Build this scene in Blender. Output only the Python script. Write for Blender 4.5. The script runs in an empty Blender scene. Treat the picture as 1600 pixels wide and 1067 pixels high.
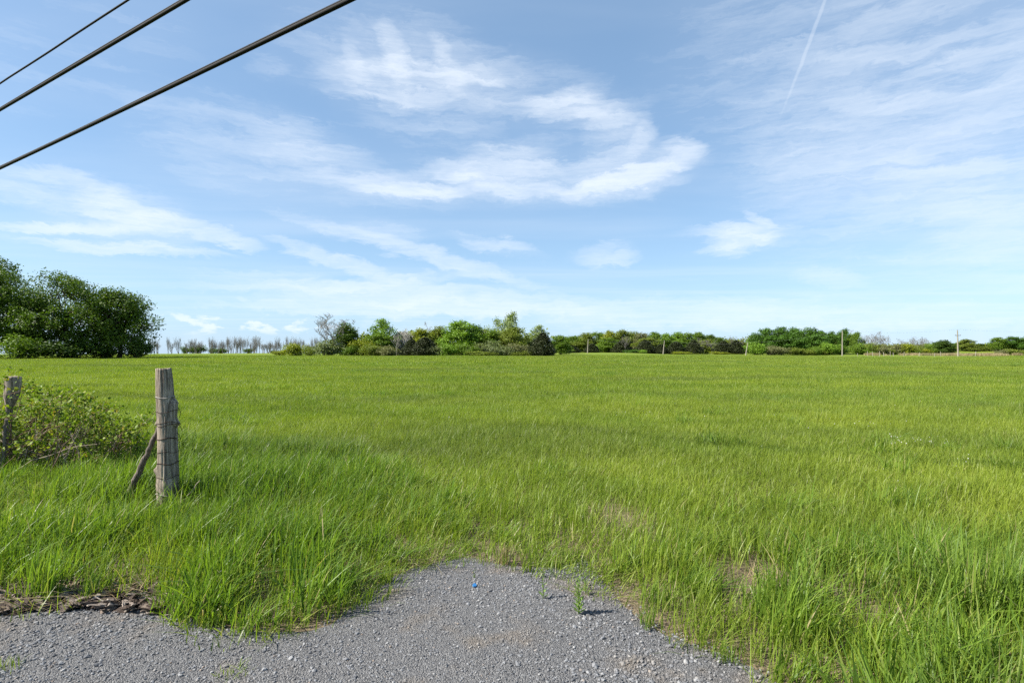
import bpy, math, random
import numpy as np
from mathutils import Vector, Matrix

# ------------------------------------------------------------------ camera, sky, sun, exposure
SC = bpy.context.scene
COL = SC.collection
R = math.radians
F = 889.0                     # focal length in photo pixels (20 mm on a 36 mm wide frame, 1600 px)
EYE = 1.6
HOR = 547.0                   # photo row of the true horizon
PITCH = math.atan((HOR - 533.5) / F)

cam = bpy.data.objects.new('camera', bpy.data.cameras.new('camera'))
COL.objects.link(cam)
cam.data.lens = 20; cam.data.sensor_width = 36; cam.data.clip_start = 0.05; cam.data.clip_end = 6000
cam.location = (0, 0, EYE)
cam.rotation_euler = (R(90) + PITCH, 0, 0)
SC.camera = cam

SUN_DIR = Vector((-0.93, -0.24, 0)).normalized()
SUN_EL = R(43)
sun = bpy.data.objects.new('sun', bpy.data.lights.new('sun', 'SUN'))
COL.objects.link(sun)
sun.data.energy = 5.0; sun.data.angle = R(0.6); sun.data.color = (1.0, 0.94, 0.84)
sd = Vector((SUN_DIR.x * math.cos(SUN_EL), SUN_DIR.y * math.cos(SUN_EL), math.sin(SUN_EL)))
sun.rotation_euler = sd.to_track_quat('Z', 'Y').to_euler()
sun.location = sd * 60

SC.view_settings.view_transform = 'Standard'
SC.view_settings.look = 'None'
SC.view_settings.exposure = 1.34
SC.view_settings.gamma = 1
SC.render.engine = 'CYCLES'
SC.cycles.use_denoising = False       # the grass keeps its crisp blades
SC.cycles.use_adaptive_sampling = True; SC.cycles.adaptive_threshold = 0.012; SC.cycles.adaptive_min_samples = 6
SC.cycles.max_bounces = 4
SC.cycles.diffuse_bounces = 3
SC.cycles.transmission_bounces = 4
SC.cycles.caustics_reflective = False
SC.cycles.caustics_refractive = False

class NT:
    """small helper round a node tree"""
    def __init__(s, tree): s.t = tree; s.n = tree.nodes; s.l = tree.links
    def new(s, ty, **kw):
        nd = s.n.new(ty)
        for k, v in kw.items(): setattr(nd, k, v)
        return nd
    def put(s, sock, v):
        if isinstance(v, bpy.types.NodeSocket): s.l.new(v, sock)
        else: sock.default_value = v
    def math(s, op, a, b=0.0, clamp=False):
        nd = s.new('ShaderNodeMath', operation=op, use_clamp=clamp)
        s.put(nd.inputs[0], a); s.put(nd.inputs[1], b); return nd.outputs[0]
    def vmath(s, op, a, b=None):
        nd = s.new('ShaderNodeVectorMath', operation=op)
        s.put(nd.inputs[0], a)
        if b is not None: s.put(nd.inputs[1], b)
        return nd.outputs['Value'] if op in ('LENGTH', 'DOT_PRODUCT') else nd.outputs[0]
    def noise(s, vec, scale, detail=3, rough=.55, dist=0.0, col=False):
        nd = s.new('ShaderNodeTexNoise')
        if vec is not None: s.l.new(vec, nd.inputs['Vector'])
        nd.inputs['Scale'].default_value = scale; nd.inputs['Detail'].default_value = detail
        nd.inputs['Roughness'].default_value = rough; nd.inputs['Distortion'].default_value = dist
        return nd.outputs['Color' if col else 'Fac']
    def mapping(s, vec, loc=(0,0,0), rot=(0,0,0), scale=(1,1,1), ty='POINT'):
        nd = s.new('ShaderNodeMapping', vector_type=ty)
        s.l.new(vec, nd.inputs['Vector'])
        nd.inputs['Location'].default_value = loc; nd.inputs['Rotation'].default_value = rot; nd.inputs['Scale'].default_value = scale
        return nd.outputs[0]
    def rng(s, v, a, b, c=0.0, d=1.0, ty='SMOOTHSTEP'):
        nd = s.new('ShaderNodeMapRange', interpolation_type=ty)
        s.put(nd.inputs[0], v)
        for i, x in zip((1,2,3,4), (a,b,c,d)): nd.inputs[i].default_value = x
        return nd.outputs[0]
    def mix(s, f, a, b, blend='MIX'):
        nd = s.new('ShaderNodeMix', data_type='RGBA', blend_type=blend)
        s.put(nd.inputs[0], f)
        for sock, v in ((nd.inputs[6], a), (nd.inputs[7], b)):
            if isinstance(v, bpy.types.NodeSocket): s.l.new(v, sock)
            else: sock.default_value = (*v[:3], 1)
        return nd.outputs[2]
    def ramp(s, f, stops):
        nd = s.new('ShaderNodeValToRGB'); s.put(nd.inputs[0], f)
        el = nd.color_ramp.elements
        while len(el) < len(stops): el.new(0.5)
        for e, (p, c) in zip(el, stops): e.position = p; e.color = (*c, 1)
        return nd.outputs[0]

def ray(px, py):
    """unit direction in the world of a photo pixel (used to read off true bearings and elevations)"""
    x = (px - 800) / F; z = (533.5 - py) / F
    y2 = math.cos(PITCH) - z * math.sin(PITCH); z2 = math.sin(PITCH) + z * math.cos(PITCH)
    n = math.sqrt(x*x + y2*y2 + z2*z2)
    return x/n, y2/n, z2/n
def azel(px, py):
    x, y, z = ray(px, py); return math.atan2(x, y), math.asin(z)

def build_world():
    w = bpy.data.worlds.new('World'); SC.world = w; w.use_nodes = True
    w.node_tree.nodes.clear(); k = NT(w.node_tree)
    sky = k.new('ShaderNodeTexSky', sky_type='NISHITA', sun_disc=False)
    sky.sun_elevation = SUN_EL; sky.sun_rotation = math.atan2(SUN_DIR.x, SUN_DIR.y) % (2*math.pi)
    sky.air_density = 1.0; sky.dust_density = 0.3; sky.ozone_density = 2.0; sky.altitude = 100
    g = k.new('ShaderNodeTexCoord').outputs['Generated']
    sep = k.new('ShaderNodeSeparateXYZ'); k.l.new(g, sep.inputs[0])
    az = k.math('ARCTAN2', sep.outputs[0], sep.outputs[1]); el = k.math('ARCSINE', sep.outputs[2])
    cmb = k.new('ShaderNodeCombineXYZ'); k.l.new(az, cmb.inputs[0]); k.l.new(el, cmb.inputs[1])
    ae = cmb.outputs[0]
    # a cirrus sheet at height: perspective coordinates for the wisps that go on all round
    zc = k.math('MAXIMUM', sep.outputs[2], 0.03)
    pl = k.new('ShaderNodeCombineXYZ')
    k.l.new(k.math('DIVIDE', sep.outputs[0], zc), pl.inputs[0]); k.l.new(k.math('DIVIDE', sep.outputs[1], zc), pl.inputs[1])
    sheet = pl.outputs[0]
    # ragged warp
    n1 = k.noise(k.mapping(ae, rot=(0,0,R(14)), scale=(5, 11, 1)), 1.0, 6, .62, .6, col=True)
    n2 = k.noise(k.mapping(ae, rot=(0,0,R(10)), scale=(22, 60, 1)), 1.0, 5, .65, .5, col=True)
    def scaled(c, a):
        v = k.vmath('SUBTRACT', c, (.5,.5,.5)); return k.vmath('MULTIPLY', v, (a, a, 0))
    wv = k.vmath('ADD', k.vmath('ADD', ae, scaled(n1, .052)), scaled(n2, .034))
    fa = k.noise(k.mapping(wv, rot=(0,0,R(13)), scale=(5.5, 44, 1)), 1.0, 5, .58, .3)
    fb = k.noise(k.mapping(ae, rot=(0,0,R(20)), scale=(24, 230, 1)), 1.0, 3, .6, .4)
    fib = k.rng(k.math('ADD', k.math('MULTIPLY', fa, .80), k.math('MULTIPLY', fb, .20)), .34, .66, 0, 1, 'LINEAR')
    acc = None
    S = [  # x1,y1,x2,y2, half width, amount: wisps seen in the photograph, by bearing and elevation
     (430,60,830,140,60,.26),(560,110,820,240,90,.14),(500,105,700,140,24,.36),(600,40,640,150,16,.40),(640,112,790,116,14,.45),(680,60,720,150,14,.3),(380,96,450,106,14,.12),(540,60,570,140,14,.26),
     (820,164,955,168,17,.58),(760,110,990,200,46,.20),(890,150,1000,200,22,.25),
     (550,290,740,298,11,.72),(540,286,760,300,26,.25),(690,274,900,297,13,.62),(870,300,1090,254,12,.72),(860,290,1095,245,34,.40),(740,262,960,285,44,.24),(1040,232,1100,236,13,.60),(720,240,890,262,20,.38),(660,262,760,270,12,.4),(930,270,1000,170,40,.22),(985,250,1020,185,12,.25),
     (380,190,640,300,34,.26),(170,170,600,285,60,.22),
     (-60,280,200,305,26,.45),(110,300,280,350,18,.66),(250,342,412,386,11,.58),(150,312,300,352,34,.24),(-40,348,260,356,8,.50),(-60,370,400,398,9,.58),(60,330,300,365,40,.2),
     (400,318,900,462,13,.46),(540,345,670,372,16,.28),(690,366,860,398,12,.42),
     (390,366,660,446,11,.48),(890,402,995,394,16,.42),
     (230,438,920,464,14,.60),(230,470,1000,482,11,.60),(430,452,760,430,8,.4),(700,482,1700,490,24,.40),(250,424,560,436,12,.25),
     (1040,362,1262,352,9,.50),(1100,374,1225,362,11,.50),(1165,328,1215,348,7,.42),(1080,388,1190,384,8,.3),
     (1240,420,1345,440,18,.24),(1500,300,1640,420,60,.15),
     (1080,80,1750,80,150,.26),(1250,190,1800,240,150,.24),(1150,310,1750,380,110,.18),
     (-150,90,300,60,70,.10),
    ]
    def stroke(vec, x1,y1,x2,y2,hw,a,grow=1.5):
        a1, e1 = azel(x1,y1); a2, e2 = azel(x2,y2)
        cx, cy = (a1+a2)/2, (e1+e2)/2
        L = math.hypot(a2-a1, e2-e1)/2; ang = math.atan2(e2-e1, a2-a1)
        hwr = hw / F * math.cos(cx) * grow; L += hwr*.6
        ux, uy, vx, vy = math.cos(ang)/L, math.sin(ang)/L, -math.sin(ang)/hwr, math.cos(ang)/hwr
        p = k.math('SUBTRACT', k.vmath('DOT_PRODUCT', vec, (ux,uy,0)), ux*cx+uy*cy)
        q = k.math('SUBTRACT', k.vmath('DOT_PRODUCT', vec, (vx,vy,0)), vx*cx+vy*cy)
        r2 = k.math('ADD', k.math('MULTIPLY', p, p), k.math('MULTIPLY', q, q))
        return k.rng(r2, 1.0, 0.0, 0.0, a, 'SMOOTHSTEP')
    for st in S:
        v = stroke(wv, *st)
        acc = v if acc is None else k.math('ADD', acc, v)
    dens = k.math('MAXIMUM', k.math('SUBTRACT', k.math('MULTIPLY', acc, k.math('ADD', k.math('MULTIPLY', fib, .78), .16)), k.math('MULTIPLY', k.math('SUBTRACT', 1.0, fib), .09)), 0.0)
    dens = k.math('ADD', dens, k.math('MULTIPLY', acc, .24))
    # thin cirrus that goes on over the whole sky
    gen = k.noise(k.mapping(sheet, rot=(0,0,R(-35)), scale=(.22, .75, 1)), 1.0, 6, .55, .35)
    gen = k.rng(gen, .38, .90, 0.0, .24)
    dens = k.math('ADD', dens, gen)
    # contrail
    tr = stroke(k.vmath('ADD', ae, scaled(n2, .004)), 1330,-120,1214,196,3.6,.20,1.0)
    dens = k.math('ADD', dens, tr)
    # small fair-weather cumulus low over the horizon
    cu = k.noise(k.mapping(ae, scale=(17, 46, 1)), 1.0, 6, .6, .2)
    band = k.math('MULTIPLY', k.rng(el, R(1.2), R(2.0)), k.rng(el, R(3.9), R(2.5)))
    cu = k.math('MULTIPLY', k.math('MULTIPLY', k.rng(cu, .50, .60), band), k.rng(az, R(-16), R(-21), .12, .85))
    dens = k.math('ADD', dens, cu)
    # milky veil, thicker toward the horizon where the line of sight is long
    veil = k.math('DIVIDE', .036, k.math('ADD', k.math('MAXIMUM', sep.outputs[2], 0.0), .05))
    veil = k.math('MINIMUM', k.math('ADD', veil, .22), .66)
    colr = k.mix(veil, sky.outputs[0], (2.75, 4.75, 7.2))
    dens = k.math('SUBTRACT', 1.0, k.math('POWER', 2.718, k.math('MULTIPLY', dens, -1.25)), clamp=True)
    colr = k.mix(dens, colr, (6.3, 6.8, 7.4))
    bg = k.new('ShaderNodeBackground'); k.l.new(colr, bg.inputs[0]); bg.inputs[1].default_value = 0.062
    out = k.new('ShaderNodeOutputWorld'); k.l.new(bg.outputs[0], out.inputs[0])
    w.cycles.sampling_method = 'NONE'
build_world()

# ------------------------------------------------------------------ helpers
rs = np.random.RandomState
class VNoise:
    def __init__(s, seed, n=256): s.g = rs(seed).rand(n, n); s.n = n
    def __call__(s, x, y, sc=1.0):
        x = np.asarray(x, float)*sc + 1000.3; y = np.asarray(y, float)*sc + 1000.7
        i = np.floor(x).astype(int); j = np.floor(y).astype(int); u = x-i; v = y-j
        u = u*u*(3-2*u); v = v*v*(3-2*v); n = s.n; g = s.g
        a = g[i%n, j%n]; b = g[(i+1)%n, j%n]; c = g[i%n, (j+1)%n]; d = g[(i+1)%n, (j+1)%n]
        return (a*(1-u)+b*u)*(1-v) + (c*(1-u)+d*u)*v
vn1, vn2, vn3 = VNoise(1), VNoise(2), VNoise(3)
def sst(x, a, b):
    t = np.clip((np.asarray(x, float)-a)/(b-a), 0, 1); return t*t*(3-2*t)

def ground_z(x, y):
    x = np.asarray(x, float); y = np.asarray(y, float)
    d = np.hypot(x, y)
    z = (vn1(x, y, 1/23.) - .5) * .30 * sst(d, 9, 35) + (vn2(x, y, 1/7.) - .5) * .10 * sst(d, 6, 16)
    z += (vn3(x, y, 1/60.) - .5) * .5 * sst(d, 40, 90) * sst(-d, -190, -120)
    z -= .35 * sst(x, 40, 110) * sst(d, 60, 140)
    z += .55 * np.exp(-((x-34)/22.)**2 - ((y-225)/45.)**2)          # low rise in front of the far wood
    z += .35 * np.exp(-((x+62)/40.)**2 - ((y-85)/40.)**2)           # under the maples
    wood = sst(x/np.maximum(y,1.), -.27, -.20)*(y > 0)
    z += wood*3.6*sst(d, 272, 345)
    z -= .012 * np.maximum(d-320, 0)
    return z

def mesh_np(name, v, faces, mat=None, smooth=True, attrs=None):
    """faces: (n,3) or (n,4) int array, or list of such arrays"""
    if not isinstance(faces, list): faces = [faces]
    faces = [np.asarray(f, np.int32) for f in faces if len(f)]
    me = bpy.data.meshes.new(name)
    v = np.asarray(v, np.float32)
    me.vertices.add(len(v)); me.vertices.foreach_set('co', v.ravel())
    loops = np.concatenate([f.ravel() for f in faces])
    tot = np.concatenate([np.full(len(f), f.shape[1], np.int32) for f in faces])
    start = np.concatenate([[0], np.cumsum(tot)[:-1]]).astype(np.int32)
    me.loops.add(len(loops)); me.loops.foreach_set('vertex_index', loops)
    me.polygons.add(len(tot)); me.polygons.foreach_set('loop_start', start)
    me.polygons.foreach_set('use_smooth', np.full(len(tot), smooth, bool))
    me.update(calc_edges=True)
    for an, (dom, data) in (attrs or {}).items():
        a = me.attributes.new(an, 'FLOAT', dom); a.data.foreach_set('value', np.asarray(data, np.float32))
    if mat: me.materials.append(mat)
    return me
def obj(name, me, parent=None, loc=None):
    o = bpy.data.objects.new(name, me); COL.objects.link(o)
    if parent: o.parent = parent
    if loc is not None: o.location = loc
    return o
def empty(name, loc, rz=0):
    o = bpy.data.objects.new(name, None); COL.objects.link(o)
    o.location = loc; o.rotation_euler = (0,0,rz); o.empty_display_size = .3
    return o
def tag(o, label=None, cat=None, group=None, kind=None):
    if label: o['label'] = label
    if cat: o['category'] = cat
    if group: o['group'] = group
    if kind: o['kind'] = kind
    return o

class Geo:
    """collects tubes and faces into one mesh"""
    def __init__(s): s.v = []; s.q = []; s.n = 0
    def add(s, v, f):
        s.v.append(np.asarray(v, float)); s.q.append(np.asarray(f, int)+s.n); s.n += len(v)
    def tube(s, pts, rad, sides=6, cap=True):
        pts = np.asarray(pts, float); n = len(pts)
        rad = np.broadcast_to(np.asarray(rad, float), (n,))
        t = np.gradient(pts, axis=0); t /= np.linalg.norm(t, axis=1)[:,None]+1e-9
        ref = np.where(np.abs(t[:,2:3]) > .9, np.array([[1.,0,0]]), np.array([[0,0,1.]]))
        if len(set(map(tuple, ref))) > 1: ref[:] = (.31,.85,.42)
        a = np.cross(t, ref); a /= np.linalg.norm(a, axis=1)[:,None]+1e-9
        b = np.cross(t, a)
        th = np.arange(sides)/sides*2*np.pi
        v = pts[:,None,:] + rad[:,None,None]*(np.cos(th)[None,:,None]*a[:,None,:] + np.sin(th)[None,:,None]*b[:,None,:])
        i = np.arange(n-1)[:,None]*sides; j = np.arange(sides)[None,:]; j2 = (j+1)%sides
        f = np.stack([i+j, i+j2, i+sides+j2, i+sides+j], -1).reshape(-1,4)
        s.add(v.reshape(-1,3), f)
        if cap:
            for r0, rev in ((0, True), (n-1, False)):
                ring = v[r0]; c = ring.mean(0)
                vv = np.vstack([ring, c]); k = np.arange(sides)
                ff = np.stack([k, (k+1)%sides, np.full(sides, sides), np.full(sides, sides)], -1)
                s.tri(vv, ff[:,:3] if not rev else ff[:,[1,0,2]])
    def tri(s, v, f):
        if not hasattr(s, 't'): s.t = []
        s.v.append(np.asarray(v, float)); s.t.append(np.asarray(f, int)+s.n); s.n += len(v)
    def mesh(s, name, mat, smooth=True):
        fs = []
        if s.q: fs.append(np.vstack(s.q))
        if hasattr(s, 't'): fs.append(np.vstack(s.t))
        return mesh_np(name, np.vstack(s.v), fs, mat, smooth)

# ------------------------------------------------------------------ materials
def new_mat(name):
    m = bpy.data.materials.new(name); m.use_nodes = True; m.node_tree.nodes.clear()
    k = NT(m.node_tree); out = k.new('ShaderNodeOutputMaterial')
    return m, k, out
def principled(k, out, col, rough=.8, spec=.3, bump=None, bstr=.3, bdist=.01):
    p = k.new('ShaderNodeBsdfPrincipled')
    k.put(p.inputs['Base Color'], col if isinstance(col, bpy.types.NodeSocket) else (*col, 1))
    k.put(p.inputs['Roughness'], rough); p.inputs['Specular IOR Level'].default_value = spec
    if bump is not None:
        b = k.new('ShaderNodeBump'); b.inputs['Strength'].default_value = bstr; b.inputs['Distance'].default_value = bdist
        k.l.new(bump, b.inputs['Height']); k.l.new(b.outputs[0], p.inputs['Normal'])
    if out: k.l.new(p.outputs[0], out.inputs[0])
    return p
def foliage_shader(k, out, col, trans=.35, rough=.5, spec=.25, tcol=(1.25,1.2,.45)):
    p = principled(k, None, col, rough, spec)
    t = k.new('ShaderNodeBsdfTranslucent')
    k.l.new(k.mix(1.0, col, tcol, 'MULTIPLY'), t.inputs[0])
    m = k.new('ShaderNodeMixShader'); m.inputs[0].default_value = trans
    k.l.new(p.outputs[0], m.inputs[1]); k.l.new(t.outputs[0], m.inputs[2]); k.l.new(m.outputs[0], out.inputs[0])

def attr(k, name):
    a = k.new('ShaderNodeAttribute'); a.attribute_name = name; return a.outputs['Fac']
def wpos(k): return k.new('ShaderNodeNewGeometry').outputs['Position']

def field_tone(k):
    """broad patches of yellower and bluer growth over the field, by place"""
    p = k.vmath('MULTIPLY', wpos(k), (1,1,0))
    a = k.noise(k.mapping(p, rot=(0,0,R(8)), scale=(.045,.12,1)), 1.0, 5, .62)
    b = k.noise(p, .45, 3, .6)
    return k.rng(a, .40, .60, 0, 1), k.rng(b, .38, .62, 0, 1)

def mat_grass(name, stops, alt, dry, trans=.38, altamt=.75):
    m, k, out = new_mat(name)
    c = k.ramp(attr(k, 'rnd'), stops)
    A, B = field_tone(k)
    c = k.mix(k.math('MULTIPLY', A, altamt), c, k.mix(.55, c, alt))
    c = k.mix(k.math('MULTIPLY', B, .6), c, k.mix(.5, c, (.050,.110,.012)))
    pp = k.vmath('MULTIPLY', wpos(k), (1,1,0))
    heads = k.noise(k.mapping(pp, loc=(31,7,0), rot=(0,0,R(-6)), scale=(.05,.16,1)), 1.0, 5, .62)
    c = k.mix(k.rng(heads, .50, .66, 0, .8), c, k.mix(.6, c, (.110,.140,.050)))     # drifts of greyer seeding grass
    # blades pale and straw-like at their foot
    c = k.mix(k.math('MULTIPLY', k.rng(attr(k, 'along'), .22, .0), .35), c, dry)
    foliage_shader(k, out, c, trans, .42, .28, (1.15,1.2,.5))
    return m
M = {}
STRAW = (.30,.24,.12)
M['grass_tall'] = mat_grass('grass_tall', [(0,(.064,.128,.020)),(.40,(.124,.212,.025)),(.90,(.180,.270,.034)),(.97,(.20,.23,.06)),(1,(.38,.31,.17))], (.185,.255,.024), STRAW, .45)
M['grass_field'] = mat_grass('grass_field', [(0,(.108,.165,.020)),(.45,(.178,.255,.028)),(.91,(.235,.312,.040)),(.97,(.25,.27,.06)),(1,(.38,.31,.17))], (.285,.325,.040), STRAW, .45)
M['grass_dry'] = mat_grass('grass_dry', [(0,(.16,.11,.06)),(.5,(.27,.20,.11)),(1,(.42,.34,.22))], (.30,.24,.13), STRAW, .2)

def mat_ground():
    m, k, out = new_mat('field_soil')
    p = wpos(k)
    d = k.vmath('LENGTH', p)
    A, B = field_tone(k)
    soil = k.ramp(k.noise(p, 38, 8, .75), [(0,(.030,.024,.016)),(.5,(.070,.055,.036)),(1,(.15,.12,.085))])
    green = k.mix(A, (.115,.162,.018), (.152,.195,.022))
    green = k.mix(k.math('MULTIPLY', k.noise(p, 1.7, 5, .7), .6), green, (.075,.115,.014))
    thatch = k.mix(k.rng(k.noise(p, 60, 6, .75), .46, .58), soil, (.20,.16,.105))
    c = k.mix(k.rng(d, 6.5, 16), thatch, green)
    principled(k, out, c, .9, .1, k.noise(p, 14, 6, .7), .6, .03)
    return m
M['ground'] = mat_ground()

def mat_gravel_bed():
    m, k, out = new_mat('gravel_bed')
    p = wpos(k)
    v = k.new('ShaderNodeTexVoronoi'); v.inputs['Scale'].default_value = 150; k.l.new(p, v.inputs['Vector'])
    sepc = k.new('ShaderNodeSeparateColor'); k.l.new(v.outputs['Color'], sepc.inputs[0])
    c = k.ramp(sepc.outputs[0], [(0,(.065,.066,.069)),(.5,(.110,.110,.113)),(1,(.17,.17,.17))])
    dirt = k.rng(k.noise(p, 1.5, 5, .6), .50, .68)
    c = k.mix(k.math('MULTIPLY', dirt, .75), c, (.150,.125,.098))
    principled(k, out, c, .9, .15, k.math('SUBTRACT', 1.0, v.outputs['Distance']), 1.0, .008)
    return m
M['gravel_bed'] = mat_gravel_bed()
def mat_stone():
    m, k, out = new_mat('crushed_stone')
    oi = k.new('ShaderNodeObjectInfo').outputs['Random']
    c = k.ramp(oi, [(0,(.070,.073,.079)),(.35,(.122,.126,.135)),(.80,(.175,.180,.190)),(.95,(.25,.25,.25)),(1,(.18,.14,.11))])
    dirt = k.rng(k.noise(wpos(k), 1.5, 5, .6), .48, .64)
    c = k.mix(k.math('MULTIPLY', dirt, .6), c, (.165,.140,.110))
    principled(k, out, c, .85, .2)
    return m
M['stone'] = mat_stone()

def mat_wood(name, dark, light, zscale=1.0, lichen=.25):
    m, k, out = new_mat(name)
    oc = k.new('ShaderNodeTexCoord').outputs['Object']
    g = k.noise(k.mapping(oc, scale=(38,38,1.6*zscale)), 1.0, 6, .7, .3)
    g2 = k.noise(k.mapping(oc, scale=(140,140,5*zscale)), 1.0, 4, .7)
    c = k.ramp(g, [(.30,dark),(.44,tuple(.55*a+.45*b for a,b in zip(dark,light))),(.58,light),(1,tuple(min(1,1.25*a) for a in light))])
    c = k.mix(k.math('MULTIPLY', k.rng(g2, .55, .40), .5), c, dark)
    li = k.rng(k.noise(oc, 13, 5, .6), .60, .72)
    c = k.mix(k.math('MULTIPLY', li, lichen), c, (.30,.23,.11))
    h = k.math('ADD', g, k.math('MULTIPLY', g2, .5))
    principled(k, out, c, .9, .1, h, .9, .012)
    return m
M['post_wood'] = mat_wood('weathered_cedar', (.036,.028,.022), (.39,.33,.265))
M['stick_wood'] = mat_wood('weathered_stick', (.030,.025,.021), (.20,.17,.145))
M['pole_wood'] = mat_wood('pale_pole_wood', (.16,.145,.12), (.30,.275,.225), .3, .05)
def mat_plain(name, col, rough=.6, spec=.3, var=.25, scale=8, metallic=0):
    m, k, out = new_mat(name)
    n = k.noise(k.new('ShaderNodeTexCoord').outputs['Object'], scale, 4, .6)
    c = k.mix(n, tuple(x*(1-var) for x in col), tuple(min(1,x*(1+var)) for x in col))
    p = principled(k, out, c, rough, spec); p.inputs['Metallic'].default_value = metallic
    return m
M['cable'] = mat_plain('black_cable', (.005,.005,.006), .75, .15)
M['wire_rust'] = mat_plain('rusty_wire', (.045,.027,.020), .8, .2, .4, 40)
M['wire_zinc'] = mat_plain('zinc_wire', (.26,.24,.22), .6, .4, .3, 40)
M['bark'] = mat_plain('grey_brown_bark', (.075,.062,.050), .9, .1, .4, 6)
M['bark_grey'] = mat_plain('bleached_grey_bark', (.165,.155,.138), .9, .1, .35, 5)
M['bark_pale'] = mat_plain('pale_bark', (.36,.34,.30), .9, .1, .3, 5)
M['cane'] = mat_plain('reddish_cane', (.13,.080,.058), .8, .2, .4, 12)
M['cane_dead'] = mat_plain('dead_grey_cane', (.30,.25,.20), .9, .1, .3, 12)
def mat_chip():
    m, k, out = new_mat('bark_chip')
    c = k.ramp(k.new('ShaderNodeObjectInfo').outputs['Random'], [(0,(.045,.034,.028)),(.4,(.10,.078,.064)),(.8,(.19,.155,.130)),(1,(.30,.26,.225))])
    principled(k, out, c, .95, .1, k.noise(k.mapping(k.new('ShaderNodeTexCoord').outputs['Object'], scale=(6,40,40)), 1.0, 4, .6), .5, .02)
    return m
M['chip'] = mat_chip()
M['blue'] = mat_plain('blue_plastic', (.03,.15,.36), .4, .5, .1, 30)
M['white'] = mat_plain('white_petal', (.42,.42,.39), .8, .1, .05, 30)
M['insulator'] = mat_plain('grey_steel', (.22,.22,.23), .5, .4)

def mat_leaf(name, stops, trans=.32, oscale=.35):
    m, k, out = new_mat(name)
    c = k.ramp(attr(k, 'rnd'), stops)
    n = k.noise(wpos(k), oscale, 3, .6)
    c = k.mix(k.rng(n, .35, .65, 0, .5), c, k.mix(.6, c, stops[0][1]))
    foliage_shader(k, out, c, trans, .5, .2, (1.2,1.25,.5))
    return m
def shades(c, lo=.62, hi=1.35): return [(0, tuple(x*lo for x in c)), (.5, c), (1, tuple(x*hi for x in c))]
LEAF = {
 'maple': (.076,.130,.013), 'mid': (.112,.185,.018), 'bright': (.140,.240,.022), 'yellow': (.210,.245,.018),
 'olive': (.145,.185,.026), 'dark': (.050,.092,.012), 'pale': (.210,.270,.090), 'cedar': (.036,.046,.016),
 'grey': (.140,.172,.070), 'deep': (.066,.140,.016), 'brush': (.155,.165,.070),
}
for n_, c_ in LEAF.items(): M['leaf_'+n_] = mat_leaf('leaf_'+n_, shades(c_), .30 if n_ != 'cedar' else .08)
M['leaf_bramble'] = mat_leaf('leaf_bramble', [(0,(.080,.140,.012)),(.5,(.145,.220,.016)),(.90,(.235,.270,.024)),(1,(.26,.18,.07))], .35, 3)
M['leaf_weed'] = mat_leaf('leaf_weed', shades((.16,.25,.06)), .35, 3)

# ------------------------------------------------------------------ the ground
def make_ground():
    rr = np.concatenate([[0.0], np.geomspace(.6, 12, 40), np.geomspace(12.6, 300, 120), np.geomspace(320, 3500, 24)])
    na = 240; th = np.arange(na)/na*2*np.pi
    Rr, T = np.meshgrid(rr[1:], th, indexing='ij')
    x = Rr*np.sin(T); y = Rr*np.cos(T)
    v = np.stack([x, y, ground_z(x, y)], -1).reshape(-1,3)
    nr = len(rr)-1
    i = np.arange(nr-1)[:,None]*na; j = np.arange(na)[None,:]; j2 = (j+1)%na
    q = np.stack([i+j, i+na+j, i+na+j2, i+j2], -1).reshape(-1,4)
    c = len(v); v = np.vstack([v, [0,0,float(ground_z(0,0))]])
    k = np.arange(na); t = np.stack([k, (k+1)%na, np.full(na, c)], -1)[:, [1,0,2]]
    me = mesh_np('ground', v, [q, t], M['ground'])
    o = obj('ground', me); tag(o, 'flat grassy farm field ground reaching to the tree line', None, kind='structure')
make_ground()

def plan(px, py, h=0.0):
    d = (EYE-h)*F/(py-HOR); return ((px-800)/F*d, d)
GR_PX = [(-420,940),(0,952),(70,948),(150,944),(240,946),(300,958),(345,976),(420,984),(480,984),(520,972),(548,948),(570,922),(600,905),(640,888),
         (690,874),(730,867),(775,878),(820,884),(870,884),(912,870),(930,890),(948,915),(985,955),(1030,985),(1080,1004),(1140,1022),(1190,1048),(1222,1085),(1250,1150)]
GR = [plan(*p) for p in GR_PX] + [(1.6,1.4),(4.2,-3.2),(-14,-3.2),(-14,4.4)]
GR = np.array(GR)
def poly_dist(x, y, P=GR):
    """signed distance to the gravel apron, positive inside"""
    x = np.asarray(x, float); y = np.asarray(y, float)
    ins = np.zeros(x.shape, bool); best = np.full(x.shape, 1e9)
    n = len(P)
    for a in range(n):
        x1, y1 = P[a]; x2, y2 = P[(a+1)%n]
        c = ((y1 > y) != (y2 > y)) & (x < (x2-x1)*(y-y1)/((y2-y1) if y2 != y1 else 1e-9)+x1)
        ins ^= c
        L = (x2-x1)**2+(y2-y1)**2; t = np.clip(((x-x1)*(x2-x1)+(y-y1)*(y2-y1))/L, 0, 1)
        best = np.minimum(best, np.hypot(x-x1-t*(x2-x1), y-y1-t*(y2-y1)))
    return np.where(ins, best, -best)
def gravel_in(x, y):
    return poly_dist(x, y) + (vn2(x, y, 5.0)-.5)*.14 + (vn3(x, y, 17.)-.5)*.06
def gravel_z(x, y):
    g = poly_dist(x, y)
    return ground_z(x, y) + np.clip(g*.12, -.03, .014) + (vn1(x, y, 1.7)-.5)*.03*sst(g, 0, .5) + (vn3(x, y, 6.)-.5)*.012*sst(g, 0, .3)
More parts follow.
